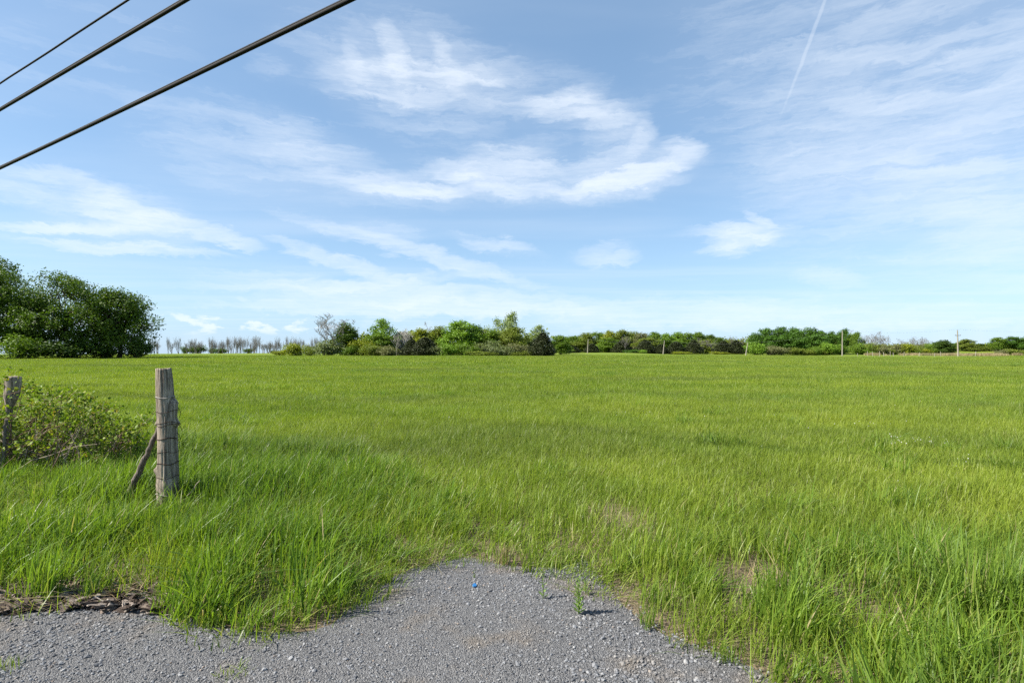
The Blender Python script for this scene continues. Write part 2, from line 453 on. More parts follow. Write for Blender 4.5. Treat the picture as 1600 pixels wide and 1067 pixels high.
def make_gravel():
    s = .05; xs = np.arange(-9, 4.3, s); ys = np.arange(-3.1, 4.9, s)
    X, Y = np.meshgrid(xs, ys, indexing='ij')
    keep = poly_dist(X, Y) > -.22
    Z = gravel_z(X, Y)
    idx = np.arange(X.size).reshape(X.shape)
    k = keep[:-1,:-1] & keep[1:,:-1] & keep[:-1,1:] & keep[1:,1:]
    q = np.stack([idx[:-1,:-1][k], idx[1:,:-1][k], idx[1:,1:][k], idx[:-1,1:][k]], -1)
    used = np.unique(q); remap = np.full(X.size, -1); remap[used] = np.arange(len(used))
    v = np.stack([X, Y, Z], -1).reshape(-1,3)[used]
    o = obj('gravel_apron', mesh_np('gravel_apron', v, remap[q], M['gravel_bed']))
    tag(o, 'grey crushed stone roadside apron at the field entrance', kind='structure')
make_gravel()

# ------------------------------------------------------------------ scattered stuff through geometry nodes
def proto_collection(name, meshes):
    c = bpy.data.collections.new(name)
    for i, me in enumerate(meshes):
        c.objects.link(bpy.data.objects.new('%s_%02d' % (name, i), me))
    return c
def scatter(name, P, rot, scl, idx, coll, label):
    """one object of uncountable stuff: points carrying rotation, scale and which clump to take"""
    me = bpy.data.meshes.new(name); n = len(P)
    me.vertices.add(n); me.vertices.foreach_set('co', np.asarray(P, np.float32).ravel())
    a = me.attributes.new('rot', 'FLOAT_VECTOR', 'POINT'); a.data.foreach_set('vector', np.asarray(rot, np.float32).ravel())
    a = me.attributes.new('scl', 'FLOAT_VECTOR', 'POINT'); a.data.foreach_set('vector', np.asarray(scl, np.float32).ravel())
    a = me.attributes.new('pick', 'INT', 'POINT'); a.data.foreach_set('value', np.asarray(idx, np.int32))
    o = obj(name, me)
    t = bpy.data.node_groups.new(name, 'GeometryNodeTree')
    t.interface.new_socket('Geometry', in_out='INPUT', socket_type='NodeSocketGeometry')
    t.interface.new_socket('Geometry', in_out='OUTPUT', socket_type='NodeSocketGeometry')
    N = t.nodes; L = t.links
    gi = N.new('NodeGroupInput'); go = N.new('NodeGroupOutput')
    ci = N.new('GeometryNodeCollectionInfo'); ci.inputs['Collection'].default_value = coll
    ci.inputs['Separate Children'].default_value = True; ci.inputs['Reset Children'].default_value = True
    ip = N.new('GeometryNodeInstanceOnPoints'); ip.inputs['Pick Instance'].default_value = True
    def na(nm, ty):
        nd = N.new('GeometryNodeInputNamedAttribute'); nd.data_type = ty; nd.inputs['Name'].default_value = nm
        return nd.outputs['Attribute']
    L.new(gi.outputs[0], ip.inputs['Points']); L.new(ci.outputs[0], ip.inputs['Instance'])
    L.new(na('pick','INT'), ip.inputs['Instance Index'])
    L.new(na('rot','FLOAT_VECTOR'), ip.inputs['Rotation']); L.new(na('scl','FLOAT_VECTOR'), ip.inputs['Scale'])
    L.new(ip.outputs[0], go.inputs[0])
    md = o.modifiers.new('scatter', 'NODES'); md.node_group = t
    tag(o, label, kind='stuff')
    return o

def blades(rng, n, rad, h0, h1, w0, w1, seg=4, lean=.35, curl=.5, square=False, wind=(.10,.05), flat=0.0):
    """n grass blades as tapering, bending strips"""
    if square: rx = (rng.rand(n)-.5)*2*rad; ry = (rng.rand(n)-.5)*2*rad
    else:
        r = rad*np.sqrt(rng.rand(n)); a = rng.rand(n)*2*np.pi; rx = r*np.cos(a); ry = r*np.sin(a)
    h = h0+(h1-h0)*rng.beta(2.2,1.8,n); w = w0+(w1-w0)*rng.rand(n)
    az = rng.rand(n)*2*np.pi
    ln = lean*np.abs(rng.randn(n))*.6 + flat; cu = curl*rng.rand(n)**1.5
    dx = np.cos(az)*ln+wind[0]; dy = np.sin(az)*ln+wind[1]
    face = az + np.pi/2 + rng.randn(n)*.5
    t = np.linspace(0, 1, seg+1)
    bend = t[None,:]*.6 + (cu[:,None])*t[None,:]**2.4*1.6
    X = rx[:,None] + h[:,None]*bend*dx[:,None]; Y = ry[:,None] + h[:,None]*bend*dy[:,None]
    Z = h[:,None]*(t[None,:] - (.30*cu[:,None])*t[None,:]**3*1.0 - .25*flat*t[None,:]**2)
    ww = w[:,None]*(np.minimum(1, (.55+1.2*t))*np.clip(1-t**2.6,0,1))[None,:]
    ox = np.cos(face)[:,None]*ww*.5; oy = np.sin(face)[:,None]*ww*.5
    Lv = np.stack([X-ox, Y-oy, Z], -1); Rv = np.stack([X+ox, Y+oy, Z], -1)
    # per blade: pairs for t<1, and a tip
    P = np.empty((n, 2*seg+1, 3)); P[:,0:2*seg:2] = Lv[:,:seg]; P[:,1:2*seg:2] = Rv[:,:seg]; P[:,2*seg] = (Lv[:,seg]+Rv[:,seg])/2
    base = np.arange(n)[:,None]*(2*seg+1)
    s_ = np.arange(seg-1)[None,:]*2
    q = np.stack([base+s_, base+s_+1, base+s_+3, base+s_+2], -1).reshape(-1,4)
    tri = np.concatenate([base+2*seg-2, base+2*seg-1, base+2*seg], 1)
    al = np.empty((n, 2*seg+1)); al[:,0:2*seg:2] = t[:seg]; al[:,1:2*seg:2] = t[:seg]; al[:,2*seg] = 1
    rn = np.repeat(rng.rand(n), 2*seg+1)
    return P.reshape(-1,3), [q, tri], {'rnd': ('POINT', rn), 'along': ('POINT', al.ravel())}
def blade_mesh(name, mat, *a, **k):
    v, f, at = blades(*a, **k); return mesh_np(name, v, f, mat, True, at)

rng = rs(11)
tallM = [blade_mesh('grass_tall_clump', M['grass_tall'], rng, 80, .20, .24, .66, .006, .016, 5, .62, 1.0, wind=(.12,-.02)) for i in range(7)]
fieldM = [blade_mesh('grass_field_clump', M['grass_field'], rng, 150, .28, .10, .31, .0035, .0075, 3, .60, .9, wind=(.12,0)) for i in range(7)]
midM = [blade_mesh('grass_mid_clump', M['grass_field'], rng, 420, .66, .11, .30, .007, .013, 2, .55, .8, square=True) for i in range(5)]
farM = [blade_mesh('grass_far_clump', M['grass_field'], rng, 520, 1.9, .12, .32, .022, .040, 2, .5, .8, square=True) for i in range(4)]
tall_c = proto_collection('tall_clump', tallM); field_c = proto_collection('field_clump', fieldM)
mid_c = proto_collection('mid_clump', midM); far_c = proto_collection('far_clump', farM)

BARE = [plan(960,798)+(.15,), plan(985,834)+(.14,), plan(1172,900)+(.16,), plan(1150,920)+(.13,), plan(1262,916)+(.12,), plan(972,815)+(.12,), plan(925,812)+(.13,)]
def bare(x, y):
    b = np.zeros(np.shape(x))
    for bx, by, r in BARE: b = np.maximum(b, 1-np.hypot((x-bx)/(r*1.5), (y-by)/(r*1.6)))
    return b
def wedge(rng, dens, d0, d1, marg=2.5):
    """random points over the field from d0 to d1 metres out, somewhat wider than the view"""
    n = int(dens*(d1-d0)*(2*(.95*d1+marg)))
    y = d0+(d1-d0)*rng.rand(n); hw = .95*y+marg
    x = (rng.rand(n)*2-1)*(.95*d1+marg)
    k = np.abs(x) < hw
    return x[k], y[k]
def wedge_grid(rng, step, d0, d1, marg=3):
    X, Y = np.meshgrid(np.arange(-.95*d1-marg, .95*d1+marg, step), np.arange(d0, d1, step))
    x = X.ravel()+(rng.rand(X.size)-.5)*step*.9; y = Y.ravel()+(rng.rand(X.size)-.5)*step*.9
    k = np.abs(x) < .95*y+marg
    return x[k], y[k]
def tallness(x, y):
    """where the rank roadside growth stands: a belt by the gravel, taller left and right of the way in"""
    px = 800 + x/np.maximum(y,.5)*F
    belt_far = np.interp(px, [-600,0,300,560,700,800,900,1000,1100,1250,1400,1600,2200], [9.5,9.2,9.6,8.6,6.2,5.3,4.8,4.6,4.8,4.6,4.6,4.8,5.0])
    belt = 1-sst(y, belt_far*.86, belt_far*1.08)
    amp = np.interp(px, [-600,0,250,450,600,720,800,930,1000,1150,1250,1600,2200], [.8,.85,.9,.95,.50,.28,.20,.18,.40,.22,.72,.92,.92])
    return belt*amp
def put_grass():
    rng = rs(5)
    # tall belt
    x, y = wedge(rng, 26, 1.6, 10.5, 3.0)
    T = tallness(x, y); g = gravel_in(x, y); b = bare(x, y)
    patch = vn1(x, y, .9)*.6+vn2(x, y, 2.3)*.4
    edge = sst(-g, .0, .45)
    k = (g < .02) & (T > .05) & (rng.rand(len(x)) < np.clip(T*1.25, 0, 1)*(.45+.75*patch)) & (b < .12) & (rng.rand(len(x)) < .6+.4*edge)
    # thinner under the bramble and along the mulched strip by the gravel on the left
    px = 800+x/y*F
    k &= ~((px < 330) & (px < 235) & (g > -.24) & (rng.rand(len(x)) < .72))
    x, y, T, patch, edge = x[k], y[k], T[k], patch[k], edge[k]
    n = len(x)
    s = (.38+.47*T)*(.50+.80*patch)*(.50+.50*edge)*(.85+.3*rng.rand(n))
    scl = np.stack([.8+.35*rng.rand(n), .8+.35*rng.rand(n), s], -1)
    scl[:,:2] *= (.55+.45*np.clip(s,0,1))[:,None]
    rot = np.stack([rng.randn(n)*.07, rng.randn(n)*.07, rng.randn(n)*.7], -1)
    scatter('roadside_grass', np.stack([x,y,ground_z(x,y)-.01],-1), rot, scl, rng.randint(0,7,n), tall_c, 'tall rank green grass along the gravel edge')
    # field grass near
    x, y = wedge_grid(rng, .25, 1.6, 20, 3.0)
    g = gravel_in(x, y); b = bare(x, y)
    k = (g < .04) & (b < .12*rng.rand(len(x))+.03) & (rng.rand(len(x)) < .65+.35*sst(y, 3.2, 5.5))
    px = 800+x/y*F
    k &= ~((px < 330) & (px < 235) & (g > -.24) & (rng.rand(len(x)) < .75))
    x, y, g = x[k], y[k], g[k]; n = len(x)
    patch = vn1(x, y, .55)*.55+vn2(x, y, 1.7)*.45
    s = (.45+.80*patch)*(.9+.25*rng.rand(n))*(.62+.38*sst(-g, .0, .6))
    scl = np.stack([.9+.3*rng.rand(n), .9+.3*rng.rand(n), s], -1)
    rot = np.stack([rng.randn(n)*.06, rng.randn(n)*.06, rng.randn(n)*.8], -1)
    P1 = [np.stack([x,y,ground_z(x,y)-.01],-1), rot, scl, rng.randint(0,7,n)]
    scatter('field_grass', *P1, field_c, 'fresh yellow-green field grass beyond the gravel')
    # coarse tussocks standing here and there over the field
    x, y = wedge(rng, 1.1, 5, 60, 3)
    c = vn1(x, y, .16)*.55+vn2(x, y, .5)*.45
    k = (rng.rand(len(x)) < sst(c, .50, .80)*.9) & (gravel_in(x, y) < -.3) & (bare(x, y) < .1); x, y = x[k], y[k]; n = len(x)
    s = (.38+.34*rng.rand(n)); w_ = .7+.6*rng.rand(n)
    scatter('tussock_grass', np.stack([x,y,ground_z(x,y)-.01],-1), np.stack([rng.randn(n)*.08,rng.randn(n)*.08,rng.randn(n)*.8],-1), np.stack([w_,w_,s],-1), rng.randint(0,7,n), tall_c, 'coarse darker grass tussocks dotted through the field')
    # middle distance
    x, y = wedge_grid(rng, .84, 17, 56, 3); n = len(x)
    patch = vn1(x, y, .25)*.6+vn2(x, y, .8)*.4
    scl = np.stack([np.ones(n), np.ones(n), .45+1.0*patch], -1)
    rot = np.stack([np.zeros(n), np.zeros(n), rng.randint(0,4,n)*np.pi/2+rng.randn(n)*.4], -1)
    scatter('meadow_grass', np.stack([x,y,ground_z(x,y)-.01],-1), rot, scl, rng.randint(0,5,n), mid_c, 'even green meadow grass in the middle of the field')
    x, y = wedge_grid(rng, 2.45, 52, 165, 4); n = len(x)
    patch = vn1(x, y, .08)*.5+vn2(x, y, .3)*.5
    scl = np.stack([np.ones(n), np.ones(n), .4+1.1*patch], -1)
    rot = np.stack([np.zeros(n), np.zeros(n), rng.rand(n)*6.3], -1)
    scatter('far_meadow_grass', np.stack([x,y,ground_z(x,y)-.02],-1), rot, scl, rng.randint(0,4,n), far_c, 'far green meadow grass toward the tree line')
put_grass()

def put_dry():
    rng = rs(8)
    ms = [blade_mesh('dry_clump', M['grass_dry'], rng, 40, .12, .06, .22, .003, .006, 3, 1.2, .9, flat=.7) for i in range(4)]
    c = proto_collection('dry_clump', ms)
    X = []; Y = []
    x, y = wedge(rng, 60, 2.3, 7, 1.5)
    g = gravel_in(x, y); px = 800+x/y*F
    pr = np.where(g < .05, np.exp(-((g+.14)/.16)**2), 0)*np.where(px < 340, .7, .13)
    k = rng.rand(len(x)) < pr*.7; X.append(x[k]); Y.append(y[k])
    x, y = wedge(rng, 60, 2.5, 8, 1.5); k = rng.rand(len(x)) < bare(x, y)*.45; X.append(x[k]); Y.append(y[k])
    for (px, py, r, n) in ((60,740,.55,70),(110,728,.5,60),(20,730,.5,50),(145,770,.25,25)):       # dead litter at the bramble's foot
        bx, by = plan(px, py+40); X.append(bx+rng.randn(n)*r*.7); Y.append(by+rng.randn(n)*r*.4)
    x = np.concatenate(X); y = np.concatenate(Y); n = len(x)
    s = .5+.9*rng.rand(n)
    scatter('dry_thatch', np.stack([x,y,ground_z(x,y)],-1), np.stack([np.zeros(n),np.zeros(n),rng.rand(n)*6.3],-1), np.stack([s,s,s*.7],-1), rng.randint(0,4,n), c, 'dry brown dead grass litter along the gravel edge')
put_dry()

def put_stones():
    rng = rs(21); ms = []
    import bmesh
    for i in range(8):
        bm = bmesh.new(); bmesh.ops.create_icosphere(bm, subdivisions=1, radius=1)
        for v in bm.verts:
            v.co *= .72+.5*rng.rand()
            v.co = Vector((v.co.x*1.25, v.co.y, v.co.z*.68))
        me = bpy.data.meshes.new('pebble'); bm.to_mesh(me); bm.free(); me.materials.append(M['stone']); ms.append(me)
    c = proto_collection('pebble', ms)
    n = 150000
    y = .9+rng.rand(n)*4.0; x = -6+rng.rand(n)*9.5
    hw = .95*y+1.2
    g = gravel_in(x, y)
    k = (np.abs(x) < hw) & (g > -.10) & (rng.rand(n) < sst(g, -.12, .10)*(.45+.75*vn1(x, y, 1.3)))
    x, y, g = x[k], y[k], g[k]; n = len(x)
    r = .0030+.0060*rng.rand(n)**2.4
    r *= .72+.75*vn2(x, y, .9)
    big = rng.rand(n) < .02; r[big] *= 1.7
    scatter('gravel_stones', np.stack([x,y,np.maximum(gravel_z(x,y), ground_z(x,y)+.001)+r*.25],-1), rng.rand(n,3)*6.3*np.array([.06,.06,1]), np.stack([r,r,r],-1), rng.randint(0,8,n), c, 'loose grey crushed stone on the apron')
put_stones()

def put_chips():
    rng = rs(31); ms = []
    for i in range(5):
        L = 1.0; W = .22+.2*rng.rand(); H = .08
        v = np.array([(-.5*L,-.5*W,0),(.5*L,-.35*W,0),(.55*L,.4*W,0),(-.45*L,.5*W,0),(-.46*L,-.4*W,H),(.45*L,-.3*W,H*1.3),(.5*L,.33*W,H*.8),(-.4*L,.42*W,H)])+rng.randn(8,3)*.03
        f = np.array([(0,3,2,1),(4,5,6,7),(0,1,5,4),(1,2,6,5),(2,3,7,6),(3,0,4,7)])
        ms.append(mesh_np('bark_chip', v, f, M['chip'], False))
    c = proto_collection('bark_chip', ms)
    n = 5000; px = -260+rng.rand(n)*640; py = 912+rng.rand(n)*50
    d = EYE*F/(py-HOR); x = (px-800)/F*d; y = d
    g = gravel_in(x, y)
    k = (g < .06) & (g > -.34) & (rng.rand(n) < np.interp(px, [-260,90,160,270,320], [1,1,.4,.15,0]))
    x, y = x[k], y[k]; n = len(x); s = .045+.08*rng.rand(n)
    scatter('wood_chips', np.stack([x,y,ground_z(x,y)+.008+.035*rng.rand(n)],-1), np.stack([rng.randn(n)*.3,rng.randn(n)*.3,rng.randn(n)*.8],-1), np.stack([s,s,s],-1), rng.randint(0,5,n), c, 'grey-brown bark chips piled beside the gravel')
put_chips()

def put_flowers():
    rng = rs(41)
    import bmesh
    bm = bmesh.new(); bmesh.ops.create_icosphere(bm, subdivisions=1, radius=1)
    me = bpy.data.meshes.new('seed_head'); bm.to_mesh(me); bm.free(); me.materials.append(M['white'])
    c = proto_collection('seed_head', [me])
    X = []; Y = []
    for px, py, sx, sy, n in ((1400,688,9,3,12),(1448,690,24,2.5,18),(990,645,14,3,8),(1365,665,20,4,8),(1500,728,10,6,5),(1200,640,260,22,24),(700,640,150,14,10),(1368,745,14,6,3)):
        qx = px+rng.randn(n)*sx; qy = py+rng.randn(n)*sy; d = (EYE-.27)*F/(qy-HOR); X.append((qx-800)/F*d); Y.append(d)
    x = np.concatenate(X); y = np.concatenate(Y); n = len(x); s = .0035+.005*rng.rand(n)**2
    scatter('dandelion_seed_heads', np.stack([x,y,ground_z(x,y)+.27+.1*rng.rand(n)],-1), np.zeros((n,3)), np.stack([s,s,s],-1), np.zeros(n), c, 'tiny white seed heads sprinkled through the field grass')
put_flowers()

# ------------------------------------------------------------------ trees
def leaf_quads(rng, C, size, up=.35, outward=None):
    n = len(C)
    nrm = rng.randn(n,3); nrm[:,2] += up
    if outward is not None: nrm += outward*.7
    nrm /= np.linalg.norm(nrm, axis=1)[:,None]+1e-9
    a = np.cross(nrm, rng.randn(n,3)); a /= np.linalg.norm(a, axis=1)[:,None]+1e-9
    b = np.cross(nrm, a)
    s = size*(.65+.7*rng.rand(n))[:,None]
    v = np.stack([C+a*s*.5, C+b*s*.32+nrm*s*.05, C-a*s*.5, C-b*s*.32+nrm*s*.05], 1).reshape(-1,3)
    q = np.arange(4*n).reshape(-1,4)
    return v, q, np.repeat(rng.rand(n), 4)
def leaf_mesh(name, rng, tips, per, clump, size, mat, center=None, flatten=.75):
    n = len(tips)*per
    tone = rng.rand(len(tips))
    C = np.repeat(tips, per, 0) + rng.randn(n,3)*clump*np.array([1,1,flatten])
    out = None
    if center is not None:
        out = C-center; out /= np.linalg.norm(out, axis=1)[:,None]+1e-9
    v, q, r = leaf_quads(rng, C, size, .35, out)
    r = np.clip(.55*r+.45*np.repeat(tone, per*4), 0, 1)
    return mesh_np(name, v, q, mat, False, {'rnd': ('POINT', r)})

def crown_tips(rng, lobes, n):
    """points spread through a crown made of uneven lobes, denser toward the lobes' skins"""
    L = np.array(lobes); wt = (L[:,3]*L[:,4])**1.1; wt /= wt.sum()
    i = rng.choice(len(L), n, p=wt)
    d = rng.randn(n,3); d /= np.linalg.norm(d, axis=1)[:,None]
    r = 1-.75*rng.rand(n)**1.8
    return L[i,:3] + d*r[:,None]*np.stack([L[i,3],L[i,3],L[i,4]],-1)
def limb(g, rng, a, b, r0, r1, sides=5, n=5, wob=.06):
    a = np.asarray(a, float); b = np.asarray(b, float); t = np.linspace(0,1,n)[:,None]
    L = np.linalg.norm(b-a)
    p = a+(b-a)*t; p[:,2] += np.sin(t[:,0]*np.pi)*L*.06
    p[1:-1] += rng.randn(n-2,3)*wob*L*.5
    g.tube(p, np.linspace(r0,r1,n), sides, False)

def make_round(seed, H, W, ntip, per, clump, size, low=.06, nl=12, airy=0.0, trunkr=.22, limbs=14, core=1.0):
    """broad-leaved tree of true size: (trunk mesh, crown mesh). H height, W width"""
    rng = rs(seed); lobes = []
    for i in range(nl):
        z = low+.12+(1-low-.25)*((i+.5)/nl)**.9
        prof = np.sin(np.clip((z-low*.4)/(1.02-low*.4),0,1)**.8*np.pi)**.6
        a = i*2.4+rng.rand()*1.0
        rr = W*.5*prof*(.30+.42*rng.rand())*(1.25 if z < .75 else .75)
        lr = W*(.13+.10*rng.rand())*(1-airy*.25); lz = H*(.085+.06*rng.rand())
        lobes.append((rr*np.cos(a), rr*np.sin(a), min(z*H, H-lz), lr, lz))
    lobes.append((rng.randn()*.05*W, rng.randn()*.05*W, .86*H, W*.17, H*.12))
    lobes.append((0, 0, .48*H, W*.30*core, H*.26*core))
    if low < .1: lobes.append((rng.randn()*.1*W, -.12*W, .20*H, W*.36, H*.16))
    tips = crown_tips(rng, lobes, ntip)
    nz = vn1(tips[:,0]*1.0+seed*7, tips[:,2]+tips[:,1]*.7, 6.0/W)
    tips = tips[nz > (.22+airy*.25)]
    tips[:,2] = np.maximum(tips[:,2], .02*H)
    g = Geo()
    zt = .62*H
    p = np.array([(0,0,-.3),(0.02*W,0,.1*H),(-.02*W,.01*W,.3*H),(.02*W,-.01*W,zt)])
    g.tube(p, [trunkr*1.25, trunkr, trunkr*.8, trunkr*.4], 7, False)
    for i in range(limbs):
        L = lobes[i % len(lobes)]
        z0 = H*(.12+.4*rng.rand()); z0 = min(z0, L[2]*.8+.1)
        limb(g, rng, (0,0,z0), np.array(L[:3])+rng.randn(3)*.1*W*np.array([1,1,.5]), trunkr*.42, trunkr*.08)
    for i in range(limbs*4):
        t = tips[rng.randint(len(tips))]; L = lobes[rng.randint(len(lobes))]
        j = np.argmin([np.linalg.norm(np.array(q[:3])-t) for q in lobes]); L = lobes[j]
        limb(g, rng, np.array(L[:3])*np.array([.6,.6,.85]), t, trunkr*.14, trunkr*.04, 3, 4)
    tr = g.mesh('trunk', M['bark'])
    cr = leaf_mesh('crown', rng, tips, per, clump, size, None, np.array([0,0,.45*H]))
    return tr, cr
def make_cedar(seed, H, W, ntip, per, size):
    rng = rs(seed)
    z = rng.rand(ntip)**1.25; a = rng.rand(ntip)*2*np.pi
    prof = np.clip((1-z),0,1)**.62*np.minimum(1,.55+2.6*z)
    prof *= .82+.36*vn1(a*1.9+seed, z*7, 1.0)
    r = W*.5*prof*(1-.6*rng.rand(ntip)**2)
    tips = np.stack([r*np.cos(a), r*np.sin(a), (.02+.97*z)*H], -1)
    g = Geo(); g.tube([(0,0,-.2),(0,0,.4*H),(0,0,.9*H)], [.14,.09,.03], 6, False)
    for i in range(26):
        t = tips[rng.randint(ntip)]; limb(g, rng, (0,0,t[2]*.9), t, .035, .012, 3, 3)
    return g.mesh('trunk', M['bark']), leaf_mesh('crown', rng, tips, per, .028*H, size, None, np.array([0,0,.4*H]), 1.2)
def make_bush(seed, H, W, ntip, per, size):
    rng = rs(seed); lobes = []
    for i in range(8):
        a = rng.rand()*6.3; r = W*.34*rng.rand()**.6; hz = H*(.32+.38*rng.rand())*(1-.5*r/W)
        lobes.append((r*np.cos(a), r*np.sin(a), hz, W*(.14+.1*rng.rand()), H*(.18+.14*rng.rand())))
    lobes.append((0,0,.35*H,W*.36,H*.33))
    tips = crown_tips(rng, lobes, ntip); tips = tips[vn2(tips[:,0]+seed*3, tips[:,2]+tips[:,1], 5./W) > .2]
    tips[:,2] = np.clip(tips[:,2], .03*H, None)
    g = Geo()
    for i in range(16):
        t = tips[rng.randint(len(tips))]; limb(g, rng, (rng.randn()*.08*W, rng.randn()*.08*W, -.15), t, .05, .015, 4, 5)
    return g.mesh('stems', M['bark']), leaf_mesh('foliage', rng, tips, per, .07*H, size, None, np.array([0,0,.3*H]))
def make_bare(seed, H, W, mat, dens=1.0, stems=1, depth=5):
    """leafless tree: branching tapered limbs down to twigs"""
    rng = rs(seed); trunk = Geo(); br = Geo()
    def grow(p, d, L, r, lev, g):
        n = 4; pts = [p]; dd = d.copy()
        for i in range(n):
            dd = dd+rng.randn(3)*.16+np.array([0,0,.06]); dd /= np.linalg.norm(dd); pts.append(pts[-1]+dd*L/n)
        pts = np.array(pts); r1 = r*.55
        g.tube(pts, np.linspace(r, r1, n+1), 5 if lev < 2 else 3, False)
        if lev >= depth: return
        nb = int((3 if lev else 5)*dens+rng.rand())
        for b in range(nb):
            t = .35+.65*(b+rng.rand())/nb; i = min(int(t*n), n-1); q = pts[i]+(pts[i+1]-pts[i])*(t*n-i)
            a = rng.rand()*6.3; sd = np.array([np.cos(a)*W/H*1.6, np.sin(a)*W/H*1.6, .55+.5*rng.rand()])
            nd = dd*.55+sd*.75; nd /= np.linalg.norm(nd)
            grow(q, nd, L*(.50+.22*rng.rand()), max(r1*.62, .02), lev+1, br)
    for s_ in range(stems):
        a = rng.rand()*6.3; sp = 0 if stems == 1 else .14*W
        d0 = np.array([np.cos(a)*.12*(stems>1), np.sin(a)*.12*(stems>1), 1.0])
        grow(np.array([np.cos(a)*sp, np.sin(a)*sp, -.2]), d0, H*.52, .016*H, 0, trunk)
    return trunk.mesh('trunk', mat), br.mesh('branches', mat)

PROTO = {
 'round': [make_round(100+i, 10, 9, 900, 12, .36, .38) for i in range(4)],
 'airy':  [make_round(120+i, 10, 7, 420, 10, .34, .34, low=.22, nl=9, airy=.5, trunkr=.16) for i in range(3)],
 'bush':  [make_bush(140+i, 4, 6, 420, 10, .26) for i in range(4)],
 'cedar': [make_cedar(160+i, 6, 4.6, 1100, 10, .22) for i in range(3)],
 'bare':  [make_bare(180+i, 10, 6.5, M['bark_grey'], 1.0, 1, 5) for i in range(3)],
 'sapling': [make_bare(190+i, 9, 2.0, M['bark_grey'], 1.2, 4, 3) for i in range(7)],
}
def extent(pr):
    v = np.concatenate([np.array([q.co for q in m.vertices]) for m in pr])
    return (np.percentile(v[:,2], 99.7), np.percentile(np.hypot(v[:,0], v[:,1]), 96)*2)
SIZE = {k_: [extent(p_) for p_ in v_] for k_, v_ in PROTO.items()}
NAMES = {'round': 'broadleaf_tree', 'airy': 'aspen_tree', 'bush': 'bush', 'cedar': 'cedar_tree', 'bare': 'bare_tree', 'sapling': 'bare_tree'}
PARTS = {'bush': ('stems','foliage'), 'bare': ('trunk','branches'), 'sapling': ('trunk','branches')}
trng = random.Random(4); count = {}
def plant(kind, px, top, hw, d, tone, label, group=None, cat=None, hscale=1.0):
    """a plant at bearing px and distance d, rising to the photo row top, hw its half width in photo pixels"""
    x = (px-800)/F*d; y = d; z = float(ground_z(x, y))
    Ht = EYE+(HOR-top)/F*d - z; Wd = 2*hw/F*d
    i = count.get(kind, trng.randint(0,9)); count[kind] = i+1; H0, W0 = SIZE[kind][i % len(PROTO[kind])]
    tr, cr = PROTO[kind][i % len(PROTO[kind])]
    root = empty(NAMES[kind], (x, y, z-.03), trng.random()*6.28)
    root.scale = (Wd/W0, Wd/W0, Ht/H0)
    pn = PARTS.get(kind, ('trunk','crown'))
    a = obj(pn[0], tr, root); b = obj(pn[1], cr, root)
    if tone:
        if not cr.materials: cr.materials.append(M['leaf_mid'])
        b.material_slots[0].link = 'OBJECT'; b.material_slots[0].material = M['leaf_'+tone]
    if kind in ('bare','sapling') and tone is None: pass
    tag(root, label, cat or ('bush' if kind == 'bush' else 'tree'), group)
    return root

# big maples on the left, close enough to carry their own dense crowns
def big_tree(px, top, hw, d, seed, tone, label, ntip, low=.05):
    x = (px-800)/F*d; y = d; z = float(ground_z(x, y))
    H = EYE+(HOR-top)/F*d - z; W = 2*hw/F*d
    tr, cr = make_round(seed, H, W, ntip, 15, .34, .28, low=low, nl=26, trunkr=.32, limbs=26, airy=-.1, core=1.05)
    root = empty('maple_tree', (x, y, z-.03)); obj('trunk', tr, root); cr.materials.append(M['leaf_'+tone]); obj('crown', cr, root)
    tag(root, label, 'tree')
big_tree(-22, 396, 80, 84, 301, 'maple', 'tallest dark maple of the clump, beyond the shorter fence post', 3300)
big_tree(104, 424, 74, 86, 307, 'maple', 'broad dark green maple in the middle of the clump behind the fence posts', 3000)
big_tree(186, 446, 56, 88, 303, 'maple', 'outer maple of the clump with loose airy branches facing the open field', 1700, .04)
for px, top, hw, d, tone, lab in ((28,524,42,79,'mid','lighter green leafy bush at the foot of the tallest maple'),
                            (214,528,22,86,'dark','dark round bush under the outer maple beside open field'),
                            (110,532,50,82,'dark','wide dark bush in the shade under the middle maple'),
                            (165,540,24,88,'dark','low dark bush between the middle and outer maples')):
    plant('bush', px, top, hw, d, tone, lab)

# row of bare saplings along the far left edge of the field
GL = 'thin bare trees along the far edge'
brng = random.Random(9)
px_ = 236.0
while px_ < 500:
    plant('sapling', px_, brng.uniform(524,531) if brng.random() < .6 else brng.uniform(531,539), brng.uniform(3.5,8), brng.uniform(285,330), None, 'thin leafless grey tree in the row between the maples and the yellow bush', GL)
    px_ += brng.choice((2,3,3.5,4.5,6)) if px_ > 320 else brng.choice((5,8,12,17))
plant('bare', 401, 524, 9, 290, None, 'densest leafless tree standing out in the far row of thin bare trees')
for px, top, hw in ((289,540,7),(308,538,13),(345,543,12),(388,543,9),(330,542,6),(430,546,8)):
    plant('bush', px, top+1, hw, 310, 'maple', 'small dark green bush among the far row of thin bare trees', 'dark bushes in the far bare row')

